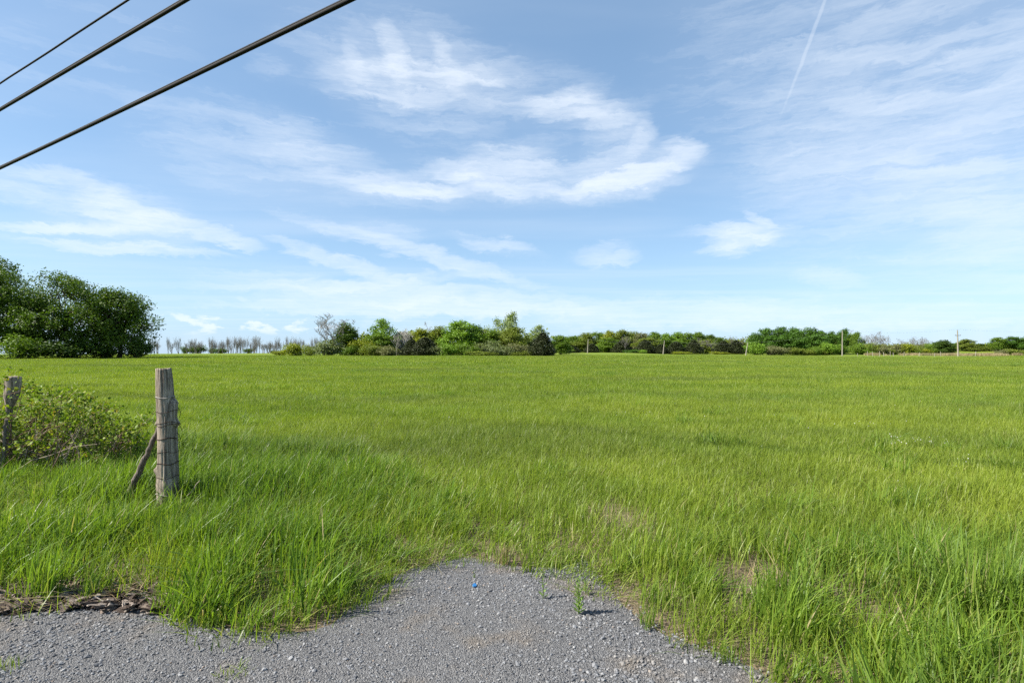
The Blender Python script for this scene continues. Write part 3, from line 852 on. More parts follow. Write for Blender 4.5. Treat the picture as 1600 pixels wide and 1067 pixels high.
# central clump, about 130 m out
P = [
 ('bush',462,536,20,150,'yellow','yellow-green rounded bush beside the leafless grey tree',None),
 ('bush',488,541,14,146,'olive','olive bush squeezed between the yellow bush and the leafless tree',None),
 ('bush',440,546,14,165,'yellow','low yellow-green bush at the tail of the central clump',None),
 ('bare',514,488,33,134,None,'tall dead grey tree with bare spreading branches above its leafy neighbour',None),
 ('bare',507,508,20,139,None,'shorter leafless grey tree tangled beside the tall dead one',None),
 ('round',542,505,25,140,'maple','dark green round tree right behind the tall dead grey tree',None),
 ('bush',515,530,26,133,'grey','greyish twiggy bush around the foot of the tall dead tree',None),
 ('bush',566,530,22,135,'yellow','yellow-green bush between the dark round tree and the bright green tree',None),
 ('bush',545,540,16,133,'mid','low green bush under the dark round tree',None),
 ('airy',597,498,25,140,'bright','bright green tree with loose crown rising from low greenery',None),
 ('round',592,522,28,138,'mid','full green tree under the bright loose crown',None),
 ('bush',580,538,22,130,'olive','olive bush in front of the bright loose-crowned tree',None),
 ('bush',606,540,20,129,'brush','brownish brush heap in front of the bright loose-crowned tree',None),
 ('bare',620,520,9,132,None,'pale dead trunk beside the bright loose-crowned tree',None),
 ('bare',634,512,9,133,None,'slim pale dead trunk in front of the olive trees',None),
 ('round',630,518,22,142,'olive','olive green tree behind the pale dead trunks',None),
 ('round',660,514,26,144,'yellow','yellow-green tree behind the dark cedar thicket',None),
 ('round',684,510,24,145,'olive','olive tree with yellow top beside the dense bright round tree',None),
 ('bare',678,503,14,146,None,'grey leafless crown poking above the yellow-green trees',None),
 ('cedar',643,530,16,131,'cedar','dark narrow cedar behind the wide dark cedar',None),
 ('cedar',664,527,23,129,'cedar','wide dark cedar in front of the yellow-green trees',None),
 ('bush',684,540,18,128,'grey','grey-green scrubby bush beside the wide dark cedar',None),
 ('round',722,502,35,138,'bright','dense bright green round tree in the middle of the clump',None),
 ('round',742,508,22,141,'deep','deep green tree leaning against the bright round tree',None),
 ('bush',706,536,20,128,'bright','light green bush at the foot of the bright round tree',None),
 ('bush',730,536,18,128,'mid','fresh green bush next to the light green one',None),
 ('airy',775,496,24,142,'pale','pale silvery green tree beside the tallest pale tree',None),
 ('airy',798,487,21,140,'pale','tallest pale green tree with split crown above the clump',None),
 ('round',800,512,27,137,'olive','olive tree in front of the tallest pale tree',None),
 ('round',766,516,24,138,'mid','mid green tree below the pale silvery tree',None),
 ('bush',762,532,22,130,'grey','grey-green brush below the pale silvery tree',None),
 ('bush',786,540,24,127,'grey','low grey-green scrub along the field edge below the pale trees',None),
 ('bush',812,536,20,128,'brush','brownish scrub bush between the pale trees and the lone dark cedar',None),
 ('bush',752,548,24,125,'olive','low olive scrub in front of the deep green tree',None),
 ('bush',818,548,18,125,'olive','low olive scrub close to the lone dark cedar',None),
 ('airy',842,508,18,146,'pale','small pale green tree behind the lone dark cedar',None),
 ('bush',830,530,20,140,'dark','dark green bush behind the lone dark cedar',None),
 ('cedar',848,520,21,124,'cedar','lone dark conical cedar at the end of the central clump',None),
 ('round',876,524,20,190,'mid','mid green tree in the gap beyond the lone dark cedar',None),
]
for k_, px, top, hw, d, tone, lab, grp in P:
    o = plant(k_, px, top, hw, d, tone, lab, grp)
    if 'pale dead trunk' in lab:
        for ch in o.children: ch.material_slots[0].link = 'OBJECT'; ch.material_slots[0].material = M['bark_pale']

# far wood on the right of the clump
GW = 'trees of the far wood behind the leaning poles'
for j, (px, top, hw, tone) in enumerate(((868,536,20,'dark'),(893,525,20,'mid'),(914,520,20,'olive'),(934,519,18,'mid'),(952,517,18,'yellow'),(972,516,20,'olive'),(990,518,16,'olive'),(1004,520,14,'brush'),
        (1022,519,18,'mid'),(1040,521,16,'bright'),(1057,519,18,'bright'),(1076,520,16,'mid'),(1092,519,16,'mid'),(1108,523,16,'maple'),(1124,527,14,'maple'),(1140,531,14,'olive'),(1158,532,14,'olive'),
        (905,530,22,'olive'),(950,528,22,'mid'),(1012,528,22,'olive'),(1065,529,22,'mid'),(1100,531,22,'olive'))):
    plant('round', px, top, hw, 262+(j*7)%24 - (18 if j > 16 else 0), tone, {'mid':'mid green tree in the far wood behind the leaning poles','olive':'olive tree in the far wood behind the leaning poles',
        'yellow':'yellow-green tree in the far wood behind the leaning poles','brush':'brownish half-leafed tree in the far wood behind the leaning poles','bright':'bright green tree in the far wood behind the leaning poles',
        'dark':'dark green tree at the near end of the far wood, beyond the lone cedar','maple':'dark green tree in the far wood behind the leaning poles'}[tone], GW)
for px, top, hw, d in ((925,537,12,240),(972,532,15,240),(1008,531,16,238),(1032,538,12,236),(1056,534,16,236),(1084,531,14,235),(1130,533,17,233),(1150,532,15,232),(895,540,12,240)):
    plant('cedar', px, top, hw, d, 'cedar', 'dark brownish cedar along the front of the far wood', 'cedars before the far wood')
for px, top, hw in ((977,524,9),(1100,527,10),(1112,530,9),(1143,524,8),(1155,527,7)):
    plant('bare', px, top, hw, 236, None, 'grey leafless tree in front of the far wood', 'leafless trees before the far wood')
for px, top, hw, tone, lab in ((1068,549,15,'yellow','yellow-green bush between the two leaning poles near the field edge'),(1122,549,14,'yellow','yellow-green bush beside the pole that leans most'),
        (1095,552,18,'olive','low olive scrub between two yellow-green bushes by the leaning poles'),(1002,546,10,'bright','bright green bush at the foot of the far wood'),(985,546,12,'deep','deep green bush at the foot of the far wood'),(1145,552,14,'olive','low olive scrub at the foot of the pole that leans most')):
    plant('bush', px, top, hw, 226, tone, lab)
GD = 'dark green trees of the big dense grove'
for px, top, hw, d in ((1180,520,13,236),(1200,513,18,240),(1222,511,20,238),(1244,512,18,242),(1266,512,20,236),(1284,517,16,240),(1300,518,12,243),(1318,514,13,240),(1234,521,22,230),(1274,523,22,228),(1206,524,18,231)):
    plant('round', px, top, hw, d, 'deep', 'deep green tree in the dense grove between the tall straight pole and the leaning poles', GD)
for px, top, hw, tone in ((1182,534,16,'bright'),(1205,540,14,'brush'),(1222,541,14,'brush'),(1240,543,15,'olive'),(1258,545,14,'olive'),(1276,541,16,'mid'),(1300,535,16,'bright'),(1312,540,12,'mid'),(1290,546,12,'olive')):
    plant('bush', px, top, hw, 218, tone, {'bright':'bright green bush in front of the dense grove','brush':'brownish brush in front of the dense grove','olive':'olive bush in front of the dense grove','mid':'mid green bush in front of the dense grove'}[tone], 'bushes before the dense grove')
plant('round', 1337, 519, 12, 236, 'mid', 'narrow mid green tree just past the tall straight pole')
GB = 'leafless grey trees past the straight pole'
for px, top, hw, d in ((1325,515,9,240),(1352,525,11,235),(1365,518,14,240),(1374,521,12,238),(1386,524,11,240),(1412,529,9,240),(1425,525,10,240),(1437,526,14,236),(1443,529,10,240),(1368,524,12,232)):
    plant('bare', px, top, hw, d, None, 'grey leafless tree between the straight pole and the tall crossarm pole', GB)
for px, top, hw, tone in ((1345,536,14,'mid'),(1362,535,14,'olive'),(1380,537,13,'brush'),(1398,537,12,'brush'),(1413,536,13,'yellow'),(1432,540,12,'olive'),(1352,545,14,'bright'),(1425,545,13,'bright'),(1448,544,11,'yellow'),(1395,543,13,'olive'),(1457,536,11,'mid')):
    plant('bush', px, top, hw, 228, tone, {'mid':'mid green bush beneath the grey leafless trees','olive':'olive bush beneath the grey leafless trees','brush':'brown brushy bush beneath the grey leafless trees','yellow':'yellow-green bush beneath the grey leafless trees','bright':'bright green bush beneath the grey leafless trees'}[tone], 'bushes beneath the leafless trees')
for px, top, hw, d, tone, lab in ((1476,531,15,225,'dark','dark spreading tree just before the tall crossarm pole'),(1466,534,10,232,'dark','small dark tree beside the spreading one at the tall crossarm pole'),
        (1494,536,12,250,'deep','deep green tree behind the tall crossarm pole'),(1509,530,15,240,'olive','olive rounded tree just past the tall crossarm pole'),(1530,537,14,255,'maple','low dark tree between the olive rounded tree and the end thicket'),
        (1546,538,14,255,'mid','mid green low tree before the end thicket'),(1560,527,15,232,'mid','mid green tree at the start of the end thicket'),(1586,526,20,232,'deep','deep green tree in the end thicket at the field corner'),
        (1618,524,24,230,'deep','tall deep green tree at the outer end of the corner thicket'),(1660,520,30,230,'mid','mid green tree far along the corner thicket')):
    plant('round', px, top, hw, d, tone, lab)
for px, top, hw, d, tone, lab in ((1523,552.5,6,205,'cedar','small dark bush alone in the tan weeds past the crossarm pole'),(1568,546,14,212,'brush','brownish bush in front of the end thicket'),(1590,545,18,210,'olive','olive bush in front of the end thicket at the field corner'),(1620,546,20,210,'mid','green bush past the end thicket'),(1532,541,18,236,'olive','olive bush behind the small dark bush in the tan weeds'),(1552,540,17,234,'dark','dark bush squeezed between the tan weeds and the end thicket')):
    plant('bush', px, top, hw, d, tone, lab)

def backing():
    """the unbroken mass of foliage deep inside the woods"""
    rng = rs(77); T = []
    for px0, px1, top, d0, d1, n in ((560,850,520,150,165,900),(865,1170,529,285,315,1300),(1170,1335,522,255,280,800),(1335,1470,541,252,272,700),(1440,1700,541,252,270,900)):
        px = px0+(px1-px0)*rng.rand(n); d = d0+(d1-d0)*rng.rand(n); x = (px-800)/F*d; y = d; z0 = ground_z(x, y)
        top_z = EYE+(HOR-top)/F*d
        T.append(np.stack([x, y, z0+(top_z-z0)*(.02+.98*rng.rand(n)**.9)*(.75+.3*vn1(x, y, .15))], -1))
    me = leaf_mesh('woodland', rng, np.vstack(T), 10, .8, .75, M['leaf_olive'])
    tag(obj('woodland', me), 'unbroken mass of foliage deep inside the far woods', kind='stuff')
backing()

def tan_weeds():
    rng = rs(79)
    ms = [blade_mesh('weed_clump', M['grass_dry'], rng, 160, 1.2, .4, 1.0, .04, .08, 2, .3, .5) for i in range(3)]
    c = proto_collection('weed_clump', ms)
    n = 520; px = 1345+rng.rand(n)*300; d = 190+rng.rand(n)*30
    k = rng.rand(n) < np.interp(px, [1345,1440,1450,1555,1575,1640], [.06,.12,.6,.6,.1,.05]); px, d = px[k], d[k]; n = len(px)
    x = (px-800)/F*d; s = .7+.6*rng.rand(n)
    scatter('tan_weeds', np.stack([x,d,ground_z(x,d)],-1), np.stack([np.zeros(n),np.zeros(n),rng.rand(n)*6.3],-1), np.stack([s,s,s],-1), rng.randint(0,3,n), c, 'strip of tan dead weeds below the crossarm pole')
tan_weeds()

# ------------------------------------------------------------------ far poles, wire and posts
def far_pole(px, top, d, lean, r, label, arm=False):
    x = (px-800)/F*d; z = float(ground_z(x, d)); H = EYE+(HOR-top)/F*d-z
    root = empty('utility_pole', (x, d, z)); g = Geo()
    p = np.array([(0,0,-.4),(lean*.3,0,H*.3),(lean*.65,0,H*.65),(lean,0,H)])
    g.tube(p, [r*1.15,r,r*.85,r*.7], 8); obj('shaft', g.mesh('shaft', M['pole_wood']), root)
    if arm:
        g = Geo(); g.tube([(-.9,0,H*.80),(0,0,H*.80),(.9,0,H*.80)], .08, 6); obj('crossarm', g.mesh('crossarm', M['bark']), root)
        for s_ in (-.8,.8):
            g = Geo(); g.tube([(s_,0,H*.80),(s_,0,H*.80+.15),(s_,0,H*.80+.3)], [.05,.09,.05], 6); obj('insulator', g.mesh('insulator', M['insulator']), root)
    g = Geo(); g.tube([(lean,0,H-.05),(lean,0,H+.1),(lean,0,H+.28)], [.05,.08,.04], 6); obj('insulator', g.mesh('insulator', M['insulator']), root)
    tag(root, label, 'pole', 'poles along the far field edge'); return (x+lean, d, z+H+.2)
tops = [far_pole(918,531,205,.25,.16,'short pale pole on the low rise before the far wood'),
        far_pole(1036,533,200,.5,.17,'pale pole leaning slightly before the middle of the far wood'),
        far_pole(1165,536,192,.75,.17,'pale pole that leans most, beside the dark cedars'),
        far_pole(1316,517,186,.1,.19,'tall straight pale pole before the dense grove'),
        far_pole(1497,516,180,-.15,.21,'tall pale pole with crossarm standing in tan weeds', True)]
tops.append((tops[-1][0]+45, 176, tops[-1][2]+.3))
pts = []
for a, b in zip(tops[:-1], tops[1:]):
    for t in np.linspace(0,1,9)[:-1]: pts.append(np.array(a)*(1-t)+np.array(b)*t-np.array([0,0,.9*math.sin(math.pi*t)]))
pts.append(np.array(tops[-1])); g = Geo(); g.tube(pts, .012, 3)
o = obj('power_line', g.mesh('power_line', M['insulator'])); tag(o, 'thin sagging wire strung between the far pale poles', 'wire')
far_pole_end = tops[-1]
o = far_pole(800+far_pole_end[0]/176*F, HOR-(far_pole_end[2]-.2-EYE)/176*F, 176, 0, .2, 'pale pole continuing the line past the crossarm pole')
frng = rs(12)
pg = Geo(); pg.tube([(0,0,-.3),(0.01,0,.5),(0.03,.01,1.0),(.04,.01,1.35)], [.085,.08,.08,.07], 7); pm = pg.mesh('fence_post', M['pole_wood'])
for px in (1340,1356,1364,1374,1381,1391,1396,1412,1436,1460,1470,1524):
    d = 176+frng.rand()*6; x = (px-800)/F*d
    o = obj('small_fence_post', pm, None, (x, d, float(ground_z(x,d)))); o.rotation_euler = (frng.randn()*.05, frng.randn()*.07, frng.rand()*6); o.scale = (1,1,.8+.5*frng.rand())
    tag(o, 'small pale fence post in the line along the far field edge by the pale poles', 'fence post', 'small posts along the far field edge')

# ------------------------------------------------------------------ overhead cables
def cable_pts(pA, pB, zA, curve, extra=(0,0)):
    """straight in plan along the road; pA is a photo pixel where it stands zA above the eye"""
    u = np.array([-1.665, 1.0])
    rA = ray(*pA); dA = zA/(rA[2]/rA[1]); A = np.array([rA[0]/rA[1]*dA, dA])
    rB = ray(*pB); k = rB[0]/rB[1]
    t = (k*A[1]-A[0])/(u[0]-k*u[1]); yB = A[1]+t; zB = rB[2]/rB[1]*yB
    b = (zB-zA-curve*t*t)/t
    ts = np.linspace(-20, 22, 85)
    return np.stack([A[0]+u[0]*ts, A[1]+ts, EYE+zA+b*ts+curve*ts*ts], -1)
def cable(label, pA, pB, zA, curve, r, strand=None, wob=0.0):
    p = cable_pts(pA, pB, zA, curve)
    if wob: p[:,2] += np.sin(np.arange(len(p))*1.7)*wob; p[:,0] += np.sin(np.arange(len(p))*1.1)*wob
    root = empty('overhead_cable', tuple(p[0])); q = p-p[0]
    # finer sampling
    s = np.linspace(0, len(q)-1, 340); q = np.stack([np.interp(s, np.arange(len(q)), q[:,i]) for i in range(3)], -1)
    g = Geo(); g.tube(q, r, 8); obj('cable', g.mesh('cable', M['cable']), root)
    if strand:
        ph = s*strand[2]; off = np.stack([np.zeros_like(s), np.zeros_like(s), r*.6+strand[0]*.6+.006*np.sin(ph)], -1)
        off[:,0] = .012*np.cos(ph)
        g = Geo(); g.tube(q+off, strand[0], 6); obj('support_strand', g.mesh('support_strand', M['cable']), root)
        ph = s*9.0; off = np.stack([np.cos(ph)*(r+.004), np.cos(ph)*(r+.004)*.6, np.sin(ph)*(r+.012)+strand[0]*.4], -1)
    tag(root, label, 'cable'); return p
c3 = cable('lowest thick black cable with lashed support strand against the sky', (548,0), (0,263), 4.40, .0012, .031, (.021,0,.5))
c2 = cable('middle thick black cable bundle against the sky', (292,0), (0,172), 5.20, .0012, .028, (.021,0,.35))
c1 = cable('thin black uppermost cable against the sky', (200,0), (0,131), 5.80, .0012, .017, None, .006)
for e, lab in ((0,'tall brown roadside pole carrying the near end of the cables'),(-1,'tall brown roadside pole carrying the far end of the cables')):
    m = (c1[e]+c2[e]+c3[e])/3; zt = max(c1[e][2], c2[e][2], c3[e][2])
    zg = float(ground_z(m[0], m[1]))
    root = empty('roadside_pole', (m[0], m[1], zg)); g = Geo(); g.tube([(0,0,-.5),(0,0,3),(0,0,zt-zg+.6)], [.17,.15,.12], 10); obj('shaft', g.mesh('shaft', M['bark']), root)
    for c in (c1,c2,c3):
        g = Geo(); b = c[e]-np.array([m[0],m[1],zg]); g.tube([(0,0,b[2]-.02),tuple(b*np.array([.5,.5,1])),tuple(b)], .03, 6); obj('bracket', g.mesh('bracket', M['insulator']), root)
    tag(root, lab, 'pole')

# ------------------------------------------------------------------ fence posts
def build_post(name, loc, H, zs, Ls, Rs, knots, seed, mat, sides=56, rows=110, lean=(0,0), groove=.016):
    """weathered round post from its left and right outline, with checks (cracks) and knots"""
    zz = np.linspace(-.25, H, rows); th = np.arange(sides)/sides*2*np.pi
    L = np.interp(zz, zs, Ls); Rt = np.interp(zz, zs, Rs)
    T, Z = np.meshgrid(th, zz); c = np.cos(T)
    Lg = L[:,None]; Rg = Rt[:,None]; mid = (Lg+Rg)/2; half = (Rg-Lg)/2
    r = half*np.ones_like(T)
    r += (vn1(T*3+seed*5, Z*1.3, 1.0)-.5)*half*.10
    # long checks running down the grain
    for kk in range(9):
        a = (kk*2.399+seed) % 6.283; wob = (vn2(Z*1.6, Z*0+kk, 1.)-.5)*.35
        dd = np.angle(np.exp(1j*(T-a-wob))); amp = np.clip(vn3(Z*1.1, Z*0+kk*3.1, 1.)*2-.55, 0, 1)
        r -= groove*amp*np.exp(-(dd/.055)**2)
    r += (vn2(T*14, Z*2.2+seed, 1.)-.5)*.006
    for (ka, kz, kr, kh) in knots:
        dd = np.angle(np.exp(1j*(T-ka))); r += kh*np.exp(-(dd/.50)**2-((Z-kz)/kr)**2)
    x = mid+r*c; y = r*np.sin(T)*.96
    X = x+lean[0]*Z; Y = y+lean[1]*Z
    v = np.stack([X, Y, Z], -1)
    v[-1,:,2] += (vn1(T[-1]*2+seed, T[-1]*0, 1.)-.5)*.03
    n = rows; i = np.arange(n-1)[:,None]*sides; j = np.arange(sides)[None,:]; j2 = (j+1)%sides
    q = np.stack([i+j, i+j2, i+sides+j2, i+sides+j], -1).reshape(-1,4)
    vv = v.reshape(-1,3)
    ring = v[-1]; cen = ring.mean(0)
    inner = cen+(ring-cen)*.55; inner[:,2] += .006*np.sin(np.arange(sides)*2.1)-.004
    b0 = (n-1)*sides; m0 = len(vv); vv = np.vstack([vv, inner, cen[None]+[[0,0,.004]]])
    k = np.arange(sides); k2 = (k+1)%sides
    q2 = np.stack([b0+k, b0+k2, m0+k2, m0+k], -1)
    t = np.stack([m0+k, m0+k2, np.full(sides, m0+sides)], -1)
    me = mesh_np('post_body', vv, [np.vstack([q,q2]), t], mat)
    root = empty(name, loc); obj('post_body', me, root)
    def radius_at(z, a):
        i = int(np.clip(np.searchsorted(zz, z), 0, rows-1)); j = np.round(a/(2*np.pi)*sides).astype(int) % sides
        return v[i, j]
    return root, radius_at
PD = 5.6; ppm = F/PD
def cx(c): return (180+c/4.1-262)/ppm          # from the enlarged crop to metres across the post
def cz(c): return (988-c)/651.
yc = [1100, 930, 800, 600, 450, 300, 240, 150, 70]
Lc = [290, 287, 282, 288, 284, 277, 273, 269, 267]
Rc = [414, 412, 410, 401, 396, 384, 374, 367, 356]
PX = (262-800)/F*PD
post, rad_at = build_post('fence_post', (PX, PD, float(ground_z(PX, PD))), cz(66), [cz(c) for c in yc], [cx(c) for c in Lc], [cx(c) for c in Rc],
        [(-.05,.885,.030,.034),(-.45,.93,.05,.010),(-.15,1.035,.075,.028),(.1,1.09,.03,.018),(3.14,.885,.026,.022),(3.3,.425,.032,.036),(3.14,1.0,.04,.010),(-1.9,.62,.05,.008),(-1.0,.30,.05,.010)], 3, M['post_wood'])
tag(post, 'thick weathered grey fence post wrapped with rusty wire, standing in tall grass', 'fence post')
def ring(z0, tilt, r, mat, phase=0.0):
    a = np.linspace(0, 2*np.pi, 57)
    p = np.array([rad_at(z0+tilt*math.sin(t+phase), t) for t in a])
    c = p.mean(0); p = c+(p-c)*np.array([1.03,1.03,1])
    p[:,2] = z0+tilt*np.sin(a+phase)+.006*np.sin(a*3+z0*40)+.004*np.sin(a*2+z0*90); p[-1] = p[0]
    g = Geo(); g.tube(p, r, 5, False); obj('wire_wrap', g.mesh('wire_wrap', mat), post)
for z, ti, r, m, ph in ((1.140,.004,.0042,'wire_zinc',0),(1.0,.006,.0022,'wire_rust',1),(.865,.035,.0022,'wire_rust',2.8),(.875,.012,.0022,'wire_rust',.4),(.715,.028,.0022,'wire_rust',2.9),(.74,.006,.0026,'wire_rust',1.2),(.61,.005,.0022,'wire_rust',0),(.495,.006,.0042,'wire_rust',2),(.365,.004,.0026,'wire_rust',1),(.205,.008,.0042,'wire_zinc',.5)):
    ring(z, ti, r, M[m], ph)
vz = np.linspace(.22, .46, 8)
p = np.array([rad_at(z, R(-80)+.12*(z-.3)*3) for z in vz]); p[:,1] -= .006
g = Geo(); g.tube(p, .0032, 5); o = obj('wire_wrap', g.mesh('wire_wrap', M['wire_zinc']), post)
for k_, (zb, ln) in enumerate(((1.03,.10),(.78,.16),(.86,.07))):                     # loose wire ends on the shaded side
    b = rad_at(zb, .1); q = [b, b+np.array([.02,-.01,-.02]), b+np.array([.03,0,-.06]), b+np.array([.012+.01*k_,.0,-ln])]
    g = Geo(); g.tube(q, .003, 4); obj('wire_end', g.mesh('wire_end', M['wire_rust']), post)

post2x = (21-800)/F*7.4
def p2(c): return (c/4.1-21)/(F/7.4)
root2, _r2 = build_post('fence_post', (post2x, 7.4, float(ground_z(post2x, 7.4))), 1.25, [-.3,.7,.85,1.0,1.1,1.25], [p2(46),p2(46),p2(44),p2(36),p2(42),p2(38)], [p2(78),p2(78),p2(84),p2(118),p2(128),p2(130)], [(-1.,1.1,.08,.008)], 8, M['post_wood'], 40, 70, groove=.014)
tag(root2, 'shorter split grey fence post half buried in the bramble', 'fence post')

def stick(name, a, b, r0, r1, mat, label, cat, seed, sides=9, n=16):
    rng = rs(seed); a = np.array(a); b = np.array(b); t = np.linspace(0,1,n)[:,None]
    p = (b-a)*t; p[1:-1] += rng.randn(n-2,3)*.006
    g = Geo(); rr = np.linspace(r0,r1,n)*(1+.22*(rng.rand(n)-.5)); g.tube(p, rr, sides)
    o = obj(name, g.mesh(name, mat), None, tuple(a)); tag(o, label, cat); return o
def pt(px, py, d): return np.array([(px-800)/F*d, d, EYE-(py-HOR)/F*d])
stick('brace_stick', pt(205,770,5.75), pt(249,668,5.68), .030, .024, M['stick_wood'], 'dark weathered stick leaning against the thick wire-wrapped post', 'stick', 5)
stick('thin_stake', pt(6,735,7.0), pt(11,655,7.0), .022, .018, M['stick_wood'], 'thin pale stake at the foot of the shorter post in the bramble', 'stake', 6)

stick('dry_stalk', pt(283,790,5.5), pt(314,750,5.45), .006, .003, M['cane_dead'], 'thin pale dry stalk slanting out of the grass by the thick post', 'stalk', 7, 5, 8)
# ------------------------------------------------------------------ bramble on the fence line
def bramble():
    rng = rs(55)
    bx, by = (70-800)/F*7.5, 7.5
    root = empty('bramble_bush', (bx, by, float(ground_z(bx, by))))
    n = 330
    px = -190+rng.rand(n)*425; d = 6.9+rng.rand(n)*1.5
    topy = np.interp(px, [-200,-40,0,45,110,150,200,240], [630,618,622,608,618,638,650,666])
    toph = EYE-(topy-HOR)/F*7.3
    z = toph*(1-.80*rng.rand(n)**1.15)*(.80+.38*vn2(px, d*30, 1/26.))
    tips = np.stack([(px-800)/F*d-bx, d-by, z], -1)
    keep = (px < 205) | (z > .55*toph)
    tips = tips[keep]; px = px[keep]
    # keep the shorter post in sight: few tips right in front of its head
    near = (np.abs(px-20) < 16) & (tips[:,1] < 0) & (tips[:,2] > .85); tips = tips[~near]
    gl = Geo(); gd = Geo(); C = []
    for t in tips:
        b = np.array([t[0]-abs(rng.randn())*.45-.05, t[1]+rng.randn()*.2, -.05])
        s = np.linspace(0,1,8)[:,None]; arch = np.sin(s*np.pi*.5)
        p = b+(t-b)*np.hstack([s, s, arch]); p[1:-1] += rng.randn(6,3)*.02
        dead = rng.rand() < .22
        (gd if dead else gl).tube(p, np.linspace(.0065,.0022,8), 4, False)
        for _ in range(3):
            i = rng.randint(3,8); q0 = p[i]; q1 = q0+rng.randn(3)*np.array([.13,.13,.09]); (gd if dead else gl).tube([q0,(q0+q1)/2+rng.randn(3)*.015,q1], [.0028,.002,.0012], 3, False)
            if not dead: C.append(q1[None]+rng.randn(11,3)*.034); C.append(q0+(q1-q0)*rng.rand(3,1)+rng.randn(3,3)*.02)
        if not dead: C.append(t[None]+rng.randn(13,3)*np.array([.05,.05,.04])); C.append(p[5:].mean(0)[None]+rng.randn(5,3)*.06)
    for _ in range(90):                                                          # bleached stalks low in the tangle
        x0 = (-150+rng.rand()*320-800)/F*7.1-bx; p0 = np.array([x0, -.55+rng.rand()*.6, .0]); p1 = p0+np.array([rng.randn()*.3, rng.randn()*.1, .3+.35*rng.rand()])
        gd.tube([p0, (p0+p1)/2+rng.randn(3)*.04, p1], [.006,.005,.003], 4, False)
    obj('canes', gl.mesh('canes', M['cane']), root); obj('dead_canes', gd.mesh('dead_canes', M['cane_dead']), root)
    C = np.vstack(C); C = C[rng.rand(len(C)) < sst(C[:,2], .02, .50)*.9+.1]; v, q, r = leaf_quads(rng, C, .046, .9)
    me = mesh_np('leaves', v, q, M['leaf_bramble'], False, {'rnd': ('POINT', r)})
    obj('leaves', me, root)
    tag(root, 'sprawling bramble bush with small yellow-green leaves around the shorter post', 'bush')
bramble()

# ------------------------------------------------------------------ single weeds, tufts and scraps on the gravel
def tuft(px, py, n, rad, h0, h1, mat, label, seed, w=(.003,.006), lean=.5):
    x, y = plan(px, py); rng = rs(seed); v, f, at = blades(rng, n, rad, h0, h1, w[0], w[1], 4, lean, .8)
    o = obj('grass_tuft', mesh_np('grass_tuft', v, f, M[mat], True, at), None, (x, y, float(max(gravel_z(x,y), ground_z(x,y)))-.004)); tag(o, label, 'grass tuft'); return o
tuft(70,940,120,.09,.22,.46,'grass_tall','bushy dark green grass tuft rising from the bark chips',1,(.005,.010))
tuft(140,938,40,.06,.12,.28,'grass_tall','smaller green grass tuft on the bark chips beside the bushy one',2,(.004,.008))
tuft(605,910,60,.05,.06,.15,'grass_field','short yellow-green tuft on the gravel edge beside a bare reddish spot',3)
tuft(824,893,45,.035,.05,.11,'grass_field','tiny round green tuft alone on the gravel near the dead straw tuft',4)
tuft(866,886,55,.06,.05,.13,'grass_field','low green tuft at the back rim of the gravel',5)
tuft(706,872,60,.05,.04,.09,'grass_tall','tiny dark green clover-like tuft at the top of the gravel rim',6)
tuft(787,880,40,.05,.10,.24,'grass_dry','dead straw-coloured tuft with upright stalks at the gravel rim',7,(.004,.009))
tuft(345,972,70,.09,.05,.13,'grass_tall','low leafy green tuft spilling onto the gravel under tall grass',8,(.006,.012),1.0)
tuft(15,1045,40,.07,.03,.08,'grass_field','sparse little tuft growing out of open gravel',9)
tuft(560,945,60,.10,.06,.16,'grass_field','loose spreading tuft where the gravel narrows beside tall grass',10,lean=1.0)
tuft(1130,1030,50,.06,.05,.14,'grass_tall','dark short tuft low on the gravel edge before the coarsest grass',12)
tuft(365,1052,45,.08,.02,.05,'grass_field','flat thin tuft beside a brown stain on the open gravel',13,lean=1.4)
tuft(1010,975,50,.05,.06,.16,'grass_tall','small tuft beside the gravel under the tall grass wall across from the thick post',11)
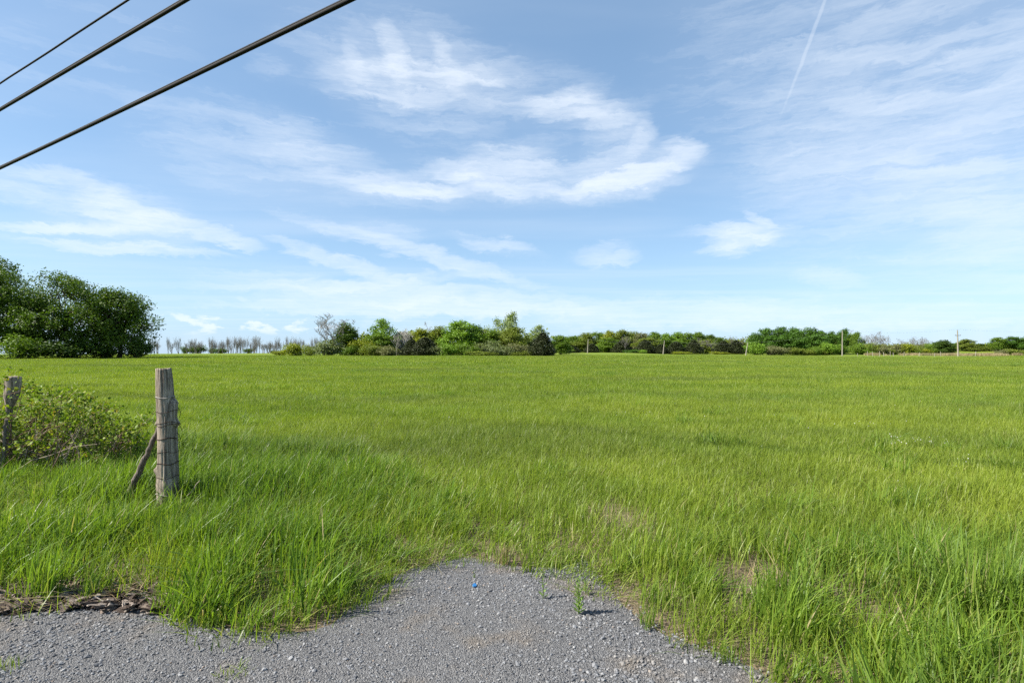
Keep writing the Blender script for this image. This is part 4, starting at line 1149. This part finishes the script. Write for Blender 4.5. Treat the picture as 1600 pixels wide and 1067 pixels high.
def weed(px, py, H, label, seed, nl=26):
    x, y = plan(px, py); rng = rs(seed); root = empty('weed', (x, y, float(gravel_z(x,y))))
    g = Geo(); p = np.array([(0,0,-.01),(.004,0,H*.35),(-.004,.004,H*.7),(.01,0,H)]); g.tube(p, [.003,.0026,.002,.001], 5); obj('stem', g.mesh('stem', M['leaf_weed']), root)
    V = []; Q = []; rn = []; n = 0
    for i in range(nl):
        t = (i+.5)/nl; a = i*2.4; c = np.array([np.interp(t,[0,.35,.7,1],p[:,0]), 0, t*H]); L = H*(.30-.2*t)*(.8+.4*rng.rand()); W = L*.20
        d = np.array([math.cos(a), math.sin(a), .75]); d /= np.linalg.norm(d); s_ = np.cross(d, (0,0,1)); s_ /= np.linalg.norm(s_)
        V += [c, c+d*L*.5+s_*W, c+d*L+np.array([0,0,-L*.1]), c+d*L*.5-s_*W]; Q.append((n,n+1,n+2,n+3)); n += 4; rn += [rng.rand()]*4
    obj('leaves', mesh_np('leaves', np.array(V), np.array(Q), M['leaf_weed'], True, {'rnd': ('POINT', rn)}), root); tag(root, label, 'weed')
weed(903,962,.215,'leafiest single weed standing upright on the gravel',1,54)
weed(848,938,.17,'spindly thin weed beside the leafiest weed on the gravel',2,18)
weed(914,930,.16,'slender weed close to the grass wall behind the leafiest weed',3,18)
weed(1008,985,.09,'short leafy weed beside the small tuft below the tall grass wall',5,20)
weed(741,905,.06,'tiny dark sprig on the gravel next to the blue scrap',4,12)
def scrap():
    x, y = plan(742,919); g = Geo()
    import bmesh
    bm = bmesh.new(); bmesh.ops.create_cone(bm, cap_ends=True, segments=14, radius1=.014, radius2=.0125, depth=.011)
    bmesh.ops.bevel(bm, geom=[e for e in bm.edges], offset=.0012, segments=1)
    me = bpy.data.meshes.new('bottle_cap'); bm.to_mesh(me); bm.free(); me.materials.append(M['blue'])
    o = obj('bottle_cap', me, None, (x, y, float(gravel_z(x,y))+.014)); o.rotation_euler = (.5,.2,.3); tag(o, 'small bright blue plastic scrap lying on the gravel', 'litter')
scrap()
